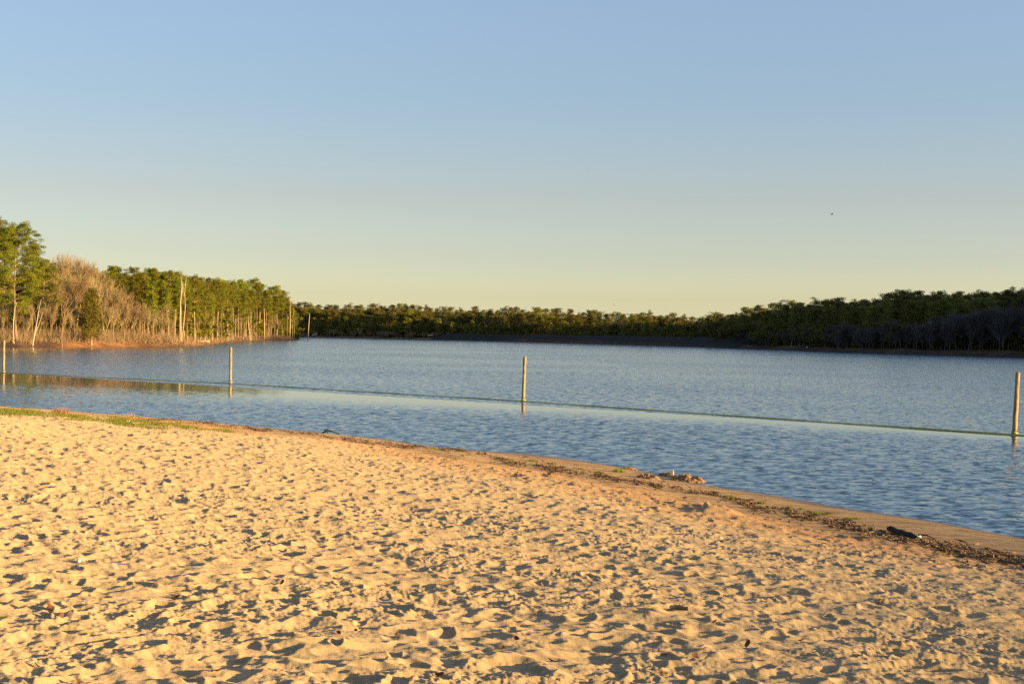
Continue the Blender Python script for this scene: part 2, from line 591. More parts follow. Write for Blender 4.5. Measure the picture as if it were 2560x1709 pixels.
def relief(x0, x1, y0, y1, res, seed):
    W, Hh = int((x1 - x0) / res), int((y1 - y0) / res)
    g = np.zeros((Hh, W), np.float32)
    for k in range(n_f):
        rad = fa[k] * 1.9
        i0, i1 = int((fx[k] - rad - x0) / res), int((fx[k] + rad - x0) / res) + 1
        j0, j1 = int((fy[k] - rad - y0) / res), int((fy[k] + rad - y0) / res) + 1
        if i0 < 0 or j0 < 0 or i1 >= W or j1 >= Hh:
            continue
        xx = x0 + np.arange(i0, i1) * res - fx[k]
        yy = y0 + np.arange(j0, j1) * res - fy[k]
        ct, st = math.cos(fth[k]), math.sin(fth[k])
        u = (xx[None, :] * ct + yy[:, None] * st) / fa[k]
        v = (-xx[None, :] * st + yy[:, None] * ct) / fb[k] * (1 + 0.25 * u)
        q = np.sqrt(u * u + v * v)
        dent = np.clip((1.18 - q) / 0.66, 0, 1)
        dent = dent * dent * (3 - 2 * dent)
        rim = np.exp(-((q - 1.28) / 0.24) ** 2) * (0.24 + 0.2 * u * np.sign(fsk[k]))
        cur = g[j0:j1, i0:i1]
        g[j0:j1, i0:i1] = cur * (1 - 0.75 * dent) + fd[k] * (rim * (1 - 0.2 * dent) - dent * (0.85 + 0.3 * fsk[k] * u))
    return g


FX0, FX1, FY0, FY1, FRES = -44.0, 28.0, 2.0, 64.0, 0.03
g_far = relief(FX0, FX1, FY0, FY1, FRES, 1)
g_far += fractal(g_far.shape, FRES, 0.07, 1.1, 1.6, 5) * 0.0072
NX0, NX1, NY0, NY1, NRES = -9.0, 9.0, 3.5, 20.0, 0.0125
g_near = relief(NX0, NX1, NY0, NY1, NRES, 1)
_gx, _gy = np.meshgrid(NX0 + np.arange(g_near.shape[1]) * NRES, NY0 + np.arange(g_near.shape[0]) * NRES)
g_near += bilin(fractal(g_far.shape, FRES, 0.07, 1.1, 1.6, 5), FX0, FY0, FRES, _gx, _gy) * 0.0072
clod = fractal(g_near.shape, NRES, 0.03, 0.14, 1.2, 9)
patch = np.clip(fractal(g_near.shape, NRES, 0.5, 4.0, 1.5, 10) * 0.6 + 0.7, 0.15, 1.6)
g_near += clod * 0.0026 * patch

na = 1750
az = np.radians(np.linspace(-33, 30, na))
rows = [4.0]
while rows[-1] < 78:
    r_ = rows[-1]
    rows.append(r_ + min(max(0.010, r_ * r_ / 1.9 * 0.00042), 0.11))
rr = np.array(rows)
nr = len(rr)
Rg, Ag = np.meshgrid(rr, az, indexing="ij")
X, Y = (Rg * np.sin(Ag)).ravel(), (Rg * np.cos(Ag)).ravel()
S = shore_s(X, Y)
S = S + 0.16 * np.sin(1.7 * X + 1.1 * Y + np.sin(0.9 * Y)) + 0.22 * np.sin(X * 0.9 + 0.6 * np.sin(Y * 0.8)) + 0.10 * np.sin(X * 2.3 + Y * 1.1) + 0.05 * np.sin(5.1 * X + 3.7 * Y)
B0 = beach_z(S)
hf = bilin(g_far, FX0, FY0, FRES, X, Y)
hn = bilin(g_near, NX0, NY0, NRES, X, Y)
wn = np.clip(np.minimum(np.minimum(X - NX0, NX1 - X), np.minimum(Y - NY0, NY1 - Y)) / 1.5, 0, 1)
hr = hf * (1 - wn) + hn * wn
tr = np.clip((S - 2.7) / 2.2, 0, 1)
tr = 0.10 + 0.90 * tr * tr * (3 - 2 * tr)
tr = np.where(S < 1.5, 0.04 + 0.06 * np.clip(S / 1.5, 0, 1), tr)
Z = B0 + hr * tr
# ridge of pushed sand along the wrack line, dug pit by the old sandcastle
wl = 3.6 + 0.5 * np.sin(X * 0.35) + 0.3 * np.sin(X * 1.3 + 1)
Z += 0.05 * np.exp(-((S - wl) / 0.35) ** 2) * (0.6 + 0.4 * np.sin(X * 2.1) * np.sin(Y * 1.7))
for px, py, rad, hgt in ((1715, 1262, 0.28, -0.10), (1765, 1258, 0.45, 0.16), (1805, 1268, 0.40, 0.13), (1690, 1250, 0.25, 0.07), (2040, 1350, 0.3, -0.06), (2080, 1362, 0.3, -0.06), (2150, 1372, 0.3, 0.06)):
    p = on_level(px, py, 0.55)
    q = np.hypot(X - p[0], (Y - p[1]) * 0.8) / rad
    Z += 0.55 * hgt * np.exp(-q * q) * (1 + 0.35 * np.sin(X * 17 + 3 * np.sin(Y * 13)))
i, j = np.meshgrid(np.arange(nr - 1), np.arange(na - 1), indexing="ij")
Fq = np.stack([i * na + j, i * na + j + 1, (i + 1) * na + j + 1, (i + 1) * na + j], -1).reshape(-1, 4)[:, ::-1]
keep = (Z[Fq] > -0.6).any(axis=1)
me = mesh_np("beach", np.stack([X, Y, Z], 1), [(Fq[keep], 0)], [M["sand"]], True, {"shore": S})
tag(obj("beach", me), kind="structure")
Zg = Z.reshape(nr, na)


def sand_z(x, y):
    r_, a = math.hypot(x, y), math.atan2(x, y)
    k = int(np.clip(np.searchsorted(rr, r_), 1, nr - 1))
    j = int(np.clip(round((a - az[0]) / (az[1] - az[0])), 0, na - 1))
    return float(Zg[k, j])


def on_sand(px, py):
    z = 0.5
    for _ in range(8):
        p = on_level(px, py, z)
        s = shore_s(np.array([p[0]]), np.array([p[1]]))
        z = 0.5 * z + 0.5 * float(beach_z(s)[0])
    p = on_level(px, py, z)
    return p[0], p[1], sand_z(p[0], p[1])


def on_sand_many(px, py):
    d = _f[None, :] * F_PX + CR[None, :] * (px[:, None] - 1280.0) + CU[None, :] * (854.5 - py[:, None])
    z = np.full(len(px), 0.5)
    for _ in range(8):
        p = CP + d * ((z - CAM_Z) / d[:, 2])[:, None]
        z = 0.5 * z + 0.5 * beach_z(shore_s(p[:, 0], p[:, 1]))
    p = CP + d * ((z - CAM_Z) / d[:, 2])[:, None]
    k = np.clip(np.searchsorted(rr, np.hypot(p[:, 0], p[:, 1])), 1, nr - 1)
    j_ = np.clip(np.round((np.arctan2(p[:, 0], p[:, 1]) - az[0]) / (az[1] - az[0])).astype(int), 0, na - 1)
    return np.c_[p[:, :2], Zg[k, j_]]


# ------------------------------------------------------------------ water
mt, nt, b, _ = new_mat("lake_water")
tcn = node(nt, "ShaderNodeTexCoord")
P = tcn.outputs["Object"]
sp = node(nt, "ShaderNodeSeparateXYZ")
nt.links.new(P, sp.inputs[0])
wx, wy = sp.outputs[0], sp.outputs[1]
post_px = [(9, 932), (576, 958.6), (1308, 1003), (2536, 1087)]
posts = [on_level(*p)[:2] for p in post_px]
pa, pb = posts[0], posts[3]
bd = (pb - pa) / np.linalg.norm(pb - pa)
bn = np.array([bd[1], -bd[0]])
if bn[1] > 0:
    bn = -bn
along = math_(nt, "ADD", math_(nt, "MULTIPLY", math_(nt, "SUBTRACT", wx, float(pa[0])), float(bd[0])), math_(nt, "MULTIPLY", math_(nt, "SUBTRACT", wy, float(pa[1])), float(bd[1])))
across = math_(nt, "ADD", math_(nt, "MULTIPLY", math_(nt, "SUBTRACT", wx, float(pa[0])), float(bn[0])), math_(nt, "MULTIPLY", math_(nt, "SUBTRACT", wy, float(pa[1])), float(bn[1])))
boomlen = float(np.linalg.norm(pb - pa))
wid = smap(nt, along, 0.0, boomlen, 15.0, 2.8)
gust = noise(nt, P, 0.03, 3, 0.5)
wobn = math_(nt, "MULTIPLY_ADD", noise(nt, P, 0.25, 2, 0.5).outputs["Fac"], 3.0, -1.5)
lee = smap(nt, math_(nt, "ADD", across, wobn), math_(nt, "MULTIPLY", wid, 0.30), math_(nt, "MULTIPLY", wid, 2.3), 0.03, 1.0)
behind = smap(nt, across, -0.12, 0.02, 1.0, 0.0)
calm = math_(nt, "MAXIMUM", lee, behind)
cx, cy = -95.0, 215.0
rad = math_(nt, "SQRT", math_(nt, "ADD", math_(nt, "POWER", math_(nt, "MULTIPLY", math_(nt, "SUBTRACT", wx, cx), 1.25), 2.0), math_(nt, "POWER", math_(nt, "MULTIPLY", math_(nt, "SUBTRACT", wy, cy), 0.75), 2.0)))
bay = smap(nt, math_(nt, "ADD", rad, math_(nt, "MULTIPLY", wobn, 3.0)), 22.0, 62.0, 0.12, 1.0)
calm = math_(nt, "MULTIPLY", calm, bay)
calm = math_(nt, "MULTIPLY", calm, smap(nt, gust.outputs["Fac"], 0.3, 0.7, 0.66, 1.2))
comp = None
for lam, amp, st, sd_ in ((0.12, 0.28, 1.2, 0.0), (0.25, 0.40, 1.2, 13.0), (0.50, 0.34, 1.3, 31.0), (2.2, 0.05, 1.8, 57.0)):
    mp = node(nt, "ShaderNodeMapping")
    mp.inputs["Location"].default_value = (sd_, sd_ * 0.7, 0)
    mp.inputs["Rotation"].default_value = (0, 0, R(8))
    mp.inputs["Scale"].default_value = (1 / (lam * st), 1 / lam, 1)
    nt.links.new(P, mp.inputs[0])
    nz = noise(nt, mp.outputs[0], 1.0, 1.5, 0.5, "2D")
    v = node(nt, "ShaderNodeVectorMath", operation="SUBTRACT")
    nt.links.new(nz.outputs["Color"], v.inputs[0])
    v.inputs[1].default_value = (0.5, 0.5, 0.5)
    v2 = node(nt, "ShaderNodeVectorMath", operation="MULTIPLY")
    nt.links.new(v.outputs[0], v2.inputs[0])
    v2.inputs[1].default_value = (amp * 1.2 / st, amp * 2.0, 0)
    if comp is None:
        comp = v2.outputs[0]
    else:
        a_ = node(nt, "ShaderNodeVectorMath", operation="ADD")
        nt.links.new(comp, a_.inputs[0])
        nt.links.new(v2.outputs[0], a_.inputs[1])
        comp = a_.outputs[0]
# wind pushes the waves towards the beach: steep fronts on this side, long gentle backs
cs_ = node(nt, "ShaderNodeSeparateXYZ")
nt.links.new(comp, cs_.inputs[0])
front = math_(nt, "MINIMUM", cs_.outputs[1], 0.0)
back = math_(nt, "MULTIPLY", math_(nt, "MAXIMUM", cs_.outputs[1], 0.0), 0.18)
a_ = node(nt, "ShaderNodeCombineXYZ")
nt.links.new(cs_.outputs[0], a_.inputs[0])
nt.links.new(math_(nt, "ADD", math_(nt, "ADD", front, back), -0.045), a_.inputs[1])
sc_ = node(nt, "ShaderNodeVectorMath", operation="SCALE")
nt.links.new(a_.outputs[0], sc_.inputs[0])
nt.links.new(calm, sc_.inputs["Scale"])
up = node(nt, "ShaderNodeVectorMath", operation="ADD")
nt.links.new(sc_.outputs[0], up.inputs[0])
up.inputs[1].default_value = (0, 0, 1)
nr_ = node(nt, "ShaderNodeVectorMath", operation="NORMALIZE")
nt.links.new(up.outputs[0], nr_.inputs[0])
nt.links.new(nr_.outputs[0], b.inputs["Normal"])
set_in(nt, b, "Base Color", (0.032, 0.074, 0.115))
set_in(nt, b, "Roughness", 0.06)
set_in(nt, b, "IOR", 1.38)
M["water"] = mt
wv = np.array([[-2500, -2500, 0], [2500, -2500, 0], [2500, 2500, 0], [-2500, 2500, 0]], float)
tag(obj("lake_water", mesh_np("lake_water", wv, [(np.array([[0, 1, 2, 3]]), 0)], [M["water"]])), kind="structure")

# ------------------------------------------------------------------ posts and boom
tops = [(10, 850), (577, 868), (1312, 891), (2545, 930)]
post_labels = ["pale wooden post at the photo's left edge, standing in shaded green reflections",
               "slim wooden post in the lake in front of the pine point",
               "wooden post in open water near the middle, narrowing dark towards the boom",
               "tallest-looking wooden post, standing in water nearest the beach"]
for k in range(4):
    base = posts[k]
    D = base[1]
    tp = at_depth(tops[k][0], tops[k][1], D)
    e = obj("mooring_post", None, loc=(base[0], base[1], 0))
    tag(e, post_labels[k], "post", "wooden posts holding the swimming boom")
    mb = MB()
    vec = np.array([tp[0] - base[0], 0.0, tp[2]])
    rg = np.random.default_rng(40 + k)
    ts = np.array([-0.5, -0.2, 0, 0.15, 0.3, 0.45, 0.6, 0.75, 0.9, 0.985, 1.0])
    Pp = np.array([vec * t for t in ts]) + np.c_[rg.normal(0, 0.005, (len(ts), 2)), np.zeros(len(ts))]
    rad_ = (0.093 - 0.012 * np.clip(ts, 0, 1)) + rg.normal(0, 0.002, len(ts))
    rad_[-1] -= 0.012
    mb.tube(Pp, rad_, 14)
    obj("shaft", mb.build("shaft", [M["post"]], True), e)
    an = np.linspace(0, 2 * np.pi, 17)
    for zz, nm in ((0.09, "rope_loop"),):
        mr = MB()
        mr.tube(np.c_[np.cos(an) * 0.112 + vec[0] * 0.04, np.sin(an) * 0.112, zz + 0.015 * np.sin(an * 2)], 0.022, 6, cap=False)
        obj(nm, mr.build(nm, [M["boom"]], True), e)
mb = MB()
ext = [pa - bd * 26] + list(posts) + [pb + bd * 14]
pts = []
for k in range(len(ext) - 1):
    A, B = ext[k], ext[k + 1]
    L = np.linalg.norm(B - A)
    for t in np.linspace(0, 1, max(8, int(L / 0.8)), endpoint=False):
        bow = 0.12 * math.sin(math.pi * t)
        q = A + (B - A) * t + bn * (bow + 0.10)
        pts.append((q[0], q[1], 0.016 + 0.008 * math.sin(7.0 * t * L)))
mb.tube(np.array(pts), 0.031 + 0.004 * np.sin(np.arange(len(pts)) * 1.7), 8)
tag(obj("floating_boom", mb.build("floating_boom", [M["boom"]], True)),
    "long olive brown floating rope boom strung between the four wooden posts", "rope")

# ------------------------------------------------------------------ trees


def puffs(cent, rad, n, ln, wd, rg, up=0.35, flat=0.55):
    """needle tufts: n small triangles spread through each clump"""
    cent = np.asarray(cent, float)
    m_ = len(cent)
    rad = np.broadcast_to(np.asarray(rad, float), (m_,))
    d = rg.normal(size=(m_, n, 3))
    d /= np.linalg.norm(d, axis=2, keepdims=True)
    u = rg.random((m_, n, 1)) ** 0.45
    p = cent[:, None, :] + d * u * rad[:, None, None] * np.array([1, 1, flat])
    t = d * 0.8 + rg.normal(size=d.shape) * 0.6 + np.array([0, 0, up])
    t /= np.linalg.norm(t, axis=2, keepdims=True)
    s = np.cross(t, rg.normal(size=d.shape))
    s /= np.linalg.norm(s, axis=2, keepdims=True)
    l_ = ln * rg.uniform(0.6, 1.4, (m_, n, 1))
    w_ = wd * rg.uniform(0.6, 1.4, (m_, n, 1))
    return np.stack([p - s * w_, p + s * w_, p + t * l_], 2).reshape(-1, 3)


def pine_arrays(seed, h=20.0, cs=0.5, cr=3.0, limbs=26, per=4, ntri=45, ln=0.42, wd=0.10, prad=0.85, shape=0.62, sides=7, droop=0.0):
    rg = np.random.default_rng(seed)
    tk, cw = MB(), MB()
    nt_ = 9
    t = np.linspace(0, 1, nt_)
    wob = np.cumsum(rg.normal(0, 0.10, (nt_, 2)), 0)
    wob[0] = 0
    P_ = np.c_[wob, t * h * 0.97]
    r0 = h * 0.0125
    tk.tube(P_, r0 * (1 - 0.82 * t) + np.where(t == 0, r0 * 0.35, 0), sides)
    cents, rads = [], []
    for k in range(limbs):
        tt = cs + (0.985 - cs) * ((k + rg.uniform(0, 1)) / limbs) ** 0.9
        x = (tt - cs) / (1 - cs)
        env = math.sqrt(max(0.03, 1 - ((x - (1 - shape)) / (shape if x > 1 - shape else (1 - shape) * 1.25)) ** 2))
        L = cr * env * rg.uniform(0.55, 1.15)
        a = k * 2.4 + rg.uniform(-0.5, 0.5)
        rise = rg.uniform(-0.05, 0.35) + 0.45 * x - droop * (1 - x)
        b0 = np.array([np.interp(tt, t, P_[:, 0]), np.interp(tt, t, P_[:, 1]), tt * h * 0.97])
        dr = np.array([math.cos(a), math.sin(a), rise])
        q = [b0 + dr * L * s + np.array([0, 0, 0.12 * L * s * s]) for s in (0, 0.5, 1.0)]
        tk.tube(np.array(q), [r0 * 0.30 * (1.1 - x), r0 * 0.17 * (1.1 - x) + 0.012, 0.012], 4, cap=False)
        for s in np.linspace(0.42, 1.05, per):
            c = b0 + dr * L * s + np.array([0, 0, 0.12 * L * s * s]) + rg.normal(0, 0.22 + 0.08 * L, 3)
            cents.append(c)
            rads.append(prad * rg.uniform(0.65, 1.2))
    cents.append(np.array([P_[-1, 0], P_[-1, 1], h * 0.975]))
    rads.append(prad * 0.8)
    cw.tris(puffs(np.array(cents), np.array(rads), ntri, ln, wd, rg), 0)
    return tk, cw


def branch_arrays(seed, h=16.0, spread=0.45, levels=4, kids=5, rmin=0.016, lean=0.0, stem=0.35, ntwig=5, r0=None):
    """bare broadleaf tree: trunk and limbs as tubes, outer twigs as slim slivers"""
    rg = np.random.default_rng(seed)
    tk = MB()
    tw = MB()
    slv = []
    r0 = r0 or h * 0.011

    def grow(p, d, L, r, lev):
        n = 5 if lev == 0 else 4
        pts_ = [p]
        dd = d.copy()
        for _ in range(n - 1):
            dd = dd + rg.normal(0, 0.09 if lev else 0.05, 3) + np.array([0, 0, 0.05 * lev])
            dd /= np.linalg.norm(dd)
            pts_.append(pts_[-1] + dd * L / (n - 1))
        pts_ = np.array(pts_)
        tk.tube(pts_, np.linspace(r, r * 0.55, n), 6 if lev == 0 else (4 if lev < 2 else 3), cap=(lev == 0))
        if lev >= levels - 1:
            for _ in range(ntwig):
                t = rg.uniform(0.25, 1.0)
                b_ = pts_[0] + (pts_[-1] - pts_[0]) * t
                v = dd + rg.normal(0, 0.42, 3) + np.array([0, 0, 0.25])
                v /= np.linalg.norm(v)
                s = np.cross(v, rg.normal(size=3))
                s /= np.linalg.norm(s)
                l_ = L * rg.uniform(0.6, 1.3)
                slv.extend([b_ - s * rmin, b_ + s * rmin, b_ + v * l_])
            return
        k_ = kids + rg.integers(0, 2) + (2 if lev == 0 else 0)
        for k in range(k_):
            t = rg.uniform(stem if lev == 0 else 0.3, 1.0) if k else 1.0
            idx = min(int(t * (n - 1)), n - 2)
            b_ = pts_[idx] + (pts_[idx + 1] - pts_[idx]) * (t * (n - 1) - idx)
            side = rg.normal(size=3)
            side -= dd * side.dot(dd)
            side /= np.linalg.norm(side)
            v = dd + side * spread * rg.uniform(0.7, 1.5) + np.array([0, 0, 0.15])
            v /= np.linalg.norm(v)
            grow(b_, v, L * rg.uniform(0.45, 0.68) * (1.2 - 0.35 * t), max(r * rg.uniform(0.4, 0.6), rmin * 1.1), lev + 1)

    d0_ = np.array([lean, 0, 1.0])
    d0_ /= np.linalg.norm(d0_)
    grow(np.zeros(3), d0_, h * 0.62, r0, 0)
    tw.tris(np.array(slv), 0)
    allz = np.concatenate(tk.v + tw.v)
    k = h / allz[:, 2].max()
    for q in (tk, tw):
        q.v = [v * k for v in q.v]
    return tk, tw


def merge(a, b):
    mb = MB()
    for src, idx in ((a, 0), (b, 1)):
        V = np.concatenate(src.v)
        n0 = mb.n
        mb.v.append(V)
        mb.n += len(V)
        for Fa, _ in src.f:
            mb.f.append((Fa + n0, idx))
    return mb


PINES = []
for k in range(7):
    rg = np.random.default_rng(100 + k)
    tk, cw = pine_arrays(100 + k, 20, rg.uniform(0.34, 0.50), rg.uniform(2.0, 2.9), 34, 4, 70, 0.36, 0.045, 0.62, rg.uniform(0.66, 0.88), 7, 0.05)
    PINES.append((tk.build("trunk", [M["bark"]]), cw.build("crown", [M["needles"]])))
PINES_HI = []
for k in range(5):
    rg = np.random.default_rng(120 + k)
    tk, cw = pine_arrays(120 + k, 20, rg.uniform(0.48, 0.62), rg.uniform(2.1, 2.8), 26, 4, 70, 0.36, 0.045, 0.62, rg.uniform(0.55, 0.8), 7, 0.0)
    PINES_HI.append((tk.build("trunk", [M["bark_warm"]]), cw.build("crown", [M["needles"]])))
BIGP = []
for k, (cs, cr, n) in enumerate(((0.26, 6.0, 46), (0.22, 5.2, 40), (0.30, 5.4, 42))):
    tk, cw = pine_arrays(140 + k, 22, cs, cr, n, 7, 150, 0.28, 0.036, 0.66, 0.7, 9, 0.08)
    BIGP.append((tk.build("trunk", [M["bark"]]), cw.build("crown", [M["needles"]])))
BARES = []
for k in range(6):
    rg = np.random.default_rng(170 + k)
    tk, tw = branch_arrays(170 + k, 16, rg.uniform(0.32, 0.5), 4, 5, 0.012, rg.uniform(-0.06, 0.06), 0.3, 11)
    BARES.append((tk.build("trunk", [M["bare"]]), tw.build("twigs", [M["bare"]])))
SAPS = []
for k in range(4):
    tk, tw = branch_arrays(190 + k, 8, 0.28, 3, 6, 0.017, 0.03 * (k - 1.5), 0.3, 5, 0.06)
    SAPS.append((tk.build("trunk", [M["bare"]]), tw.build("twigs", [M["bare"]])))
FARP, FARRAW = [], []
for k in range(6):
    rg = np.random.default_rng(210 + k)
    tk, cw = pine_arrays(210 + k, 18, rg.uniform(0.28, 0.5), rg.uniform(2.3, 3.1), 24, 4, 42, 0.42, 0.09, 0.95, rg.uniform(0.62, 0.9), 5)
    FARP.append(merge(tk, cw).build("pine_tree", [M["bark"], M["needles_far"]]))
    FARRAW.append(merge(tk, cw))
FARLIT = []
for k in range(4):
    rg = np.random.default_rng(220 + k)
    tk, cw = pine_arrays(220 + k, 16, rg.uniform(0.22, 0.4), rg.uniform(2.2, 3.0), 24, 4, 42, 0.42, 0.09, 0.9, rg.uniform(0.6, 0.9), 5)
    FARLIT.append(merge(tk, cw).build("pine_tree", [M["bark"], M["needles_young_lit"]]))  # brighter young-pine needles paint these grown pines as sunlit
YOUNGP = []
for k in range(3):
    tk, cw = pine_arrays(230 + k, 10, 0.12, 2.3, 16, 3, 24, 0.6, 0.16, 0.85, 0.85, 5)
    YOUNGP.append(merge(tk, cw).build("young_pine", [M["bark"], M["needles_young_lit"]]))
BUSHRAW = []
for k in range(3):
    rgb = np.random.default_rng(610 + k)
    tkb, cwb = MB(), MB()
    tkb.tube([(0, 0, 0), (.1, 0, 1.5), (.15, .1, 3.5)], [.1, .08, .03], 4)
    cwb.tris(puffs(rgb.normal(0, 1, (16, 3)) * np.array([1.7, 1.7, 1.5]) + np.array([0, 0, 2.8]), 1.2, 24, .7, .22, rgb))
    BUSHRAW.append(merge(tkb, cwb))
FARB, FARG = [], []
for k in range(4):
    tk, tw = branch_arrays(250 + k, 14, 0.36, 3, 9, 0.032, 0, 0.08, 12)
    FARB.append(merge(tk, tw).build("bare_tree", [M["bare_dark"], M["bare_dark"]]))
    FARG.append(merge(tk, tw).build("bare_tree", [M["bare_grey"], M["bare_grey"]]))
FARSH = []
for k in range(3):
    tk, tw = branch_arrays(270 + k, 5, 0.7, 3, 7, 0.03, 0, 0.02, 9)
    FARSH.append(merge(tk, tw).build("bare_shrub", [M["brush"], M["brush"]]))

SKY_TAB = np.array([(-60, 550), (0, 545), (20, 548), (50, 562), (90, 594), (120, 622), (150, 617), (190, 625), (205, 648), (240, 655), (262, 664), (275, 661), (300, 668), (320, 663), (345, 674), (370, 671), (405, 667), (430, 684), (440, 678), (465, 680), (480, 675), (500, 677), (517, 687), (535, 695), (550, 695), (575, 691), (600, 699), (615, 705), (640, 698), (655, 700), (670, 712), (680, 707), (700, 720), (715, 730), (728, 742), (745, 757), (775, 756), (800, 760), (830, 762), (915, 761), (945, 758), (965, 759), (1000, 760), (1040, 763), (1070, 767), (1150, 769), (1200, 766), (1240, 767), (1325, 769), (1380, 771), (1430, 774), (1480, 776), (1540, 780), (1600, 778), (1650, 782), (1690, 783), (1720, 789), (1745, 789), (1770, 784), (1790, 778), (1850, 770), (1900, 763), (1920, 760), (1960, 753), (2010, 748), (2085, 746), (2115, 743), (2140, 752), (2180, 741), (2200, 738), (2230, 729), (2255, 724), (2280, 731), (2330, 722), (2360, 730), (2460, 728), (2500, 727), (2540, 720), (2560, 718), (2800, 712)], float)


def sky_y(px):
    return float(np.interp(px, SKY_TAB[:, 0], SKY_TAB[:, 1]))


def d_left(px):
    a = np.array(left_pts[::-1], float)
    return float(np.interp(px, a[:, 0], a[:, 1]))


def d_far(px):
    a = np.array(far_pts, float)
    return float(np.interp(px, a[:, 0], a[:, 1]))


ORD = ("first second third fourth fifth sixth seventh eighth ninth tenth eleventh twelfth thirteenth fourteenth fifteenth sixteenth "
       "seventeenth eighteenth nineteenth twentieth").split()
TENS = {2: "twenty", 3: "thirty", 4: "forty", 5: "fifty", 6: "sixty", 7: "seventy", 8: "eighty", 9: "ninety", 10: "hundred"}


def ordw(n):
    if n <= 20:
        return ORD[n - 1]
    if n % 10 == 0:
        return TENS[n // 10][:-1] + "ieth"
    return TENS[n // 10] + "-" + ORD[n % 10 - 1]


def plant(kind, meshes, h0, px, D, ytop, label, cat, group, wide=1.0, names=("trunk", "crown"), rz=None, root_z=None):
    x, y = xy_of(px, D)
    z = gz(x, y) if root_z is None else root_z
    top = at_depth(px, ytop, y)
    sc = max(0.15, (top[2] - z) / h0)
    rz = RNG.uniform(0, 6.28) if rz is None else rz
    if isinstance(meshes, tuple):
        e = obj(kind, None, loc=(x, y, z - 0.1), rz=rz, sc=(sc * wide, sc * wide, sc))
        obj(names[0], meshes[0], e)
        obj(names[1], meshes[1], e)
    else:
        e = obj(kind, meshes, loc=(x, y, z - 0.1), rz=rz, sc=(sc * wide, sc * wide, sc))
    return tag(e, label, cat, group)


G_LP = "pines along the sunlit bank"
plant("pine_tree", BIGP[0], 22, 42, 242, 562, "huge spreading pine at the waterline, its thick pale trunk nearest the leftmost post", "pine", G_LP, 1.0, rz=0.4)
plant("pine_tree", BIGP[1], 22, -22, 250, 541, "tallest pine, cut off by the photo's left edge", "pine", G_LP, 1.0, rz=2.0)
plant("pine_tree", BIGP[2], 22, 108, 262, 652, "lower drooping pine just right of the huge spreading pine", "pine", G_LP, 1.05, rz=4.0)
plant("pine_tree", PINES[1], 20, 78, 272, 606, "pine crown rising behind the huge spreading pine's right shoulder", "pine", G_LP, 1.15)
plant("pine_tree", PINES[4], 20, 6, 276, 575, "pine filling the gap between the two biggest pines", "pine", G_LP, 1.2)
# rear and front rows of pines on the point
rows_ = []
px = 266.0
while px < 716:
    rows_.append((px, d_left(px) + RNG.uniform(28, 48), sky_y(px) + RNG.choice([-3, 0, 0, 6, 13, 22])))
    px += RNG.uniform(10, 17)
for n, (px, D, yt) in enumerate(rows_):
    plant("pine_tree", PINES[n % 7], 20, px, D, yt, f"tall skyline pine on the sunlit point, {ordw(n + 1)} from the bare trees towards the tip", "pine", G_LP, RNG.uniform(0.9, 1.2))
rows_ = []
px = 330.0
while px < 742:
    dl = d_left(px)
    rows_.append((px, dl + RNG.uniform(6, 26), sky_y(px) + RNG.uniform(8, 48) * (270 / dl) ** 0.5))
    px += RNG.choice([4, 7, 13, 19, 24])
for n, (px, D, yt) in enumerate(rows_):
    plant("pine_tree", (PINES_HI[(n * 3 + 2) % 5] if n % 5 < 3 else PINES[(n * 3 + 1) % 7]), 20, px, D, yt, f"front-row front pine by the clay bank, {ordw(n + 1)} from the bare trees towards the tip", "pine", G_LP, RNG.uniform(0.8, 1.05))

G_LB = "leafless trees on the sunlit bank"
bare_spec = [(128, 286, 621), (150, 290, 615), (172, 292, 620), (192, 290, 636), (214, 292, 640), (240, 290, 654), (262, 284, 690), (160, 272, 665), (186, 270, 672), (210, 275, 668), (236, 272, 690), (258, 274, 705), (284, 276, 712), (306, 278, 706), (326, 280, 728), (142, 262, 700), (180, 258, 735), (205, 260, 742), (262, 264, 750), (284, 268, 760), (310, 270, 748), (338, 274, 752), (356, 278, 770), (378, 280, 778), (402, 282, 782), (428, 286, 788), (20, 262, 720), (62, 258, 740), (-6, 258, 730), (110, 256, 760), (352, 290, 745), (392, 292, 755)]
bare_spec.sort()
for n, (px, D, yt) in enumerate(bare_spec):
    plant("bare_tree", BARES[n % 6], 16, px, D, yt, f"leafless tan tree of the sunlit bank, {ordw(n + 1)} counting from the photo's left edge", "bare tree", G_LB, RNG.uniform(0.95, 1.35), ("trunk", "twigs"))
rows_ = []
px = 10.0
while px < 740:
    rows_.append((px, d_left(px) + RNG.uniform(4, 14), 0))
    px += RNG.uniform(10, 19) * (1.0 if px < 420 else 1.9)
for n, (px, D, _) in enumerate(rows_):
    x, y = xy_of(px, D)
    yt = y_hor(px) - (RNG.uniform(4.5, 9.5) + 1.0 - 3.3) * F_PX / D
    plant("sapling", SAPS[n % 4], 8, px, D, yt, f"thin leafless sapling under the bank trees, {ordw(n + 1)} counting from the photo's left edge", "sapling", "saplings along the sunlit bank", RNG.uniform(0.9, 1.5), ("trunk", "twigs"))

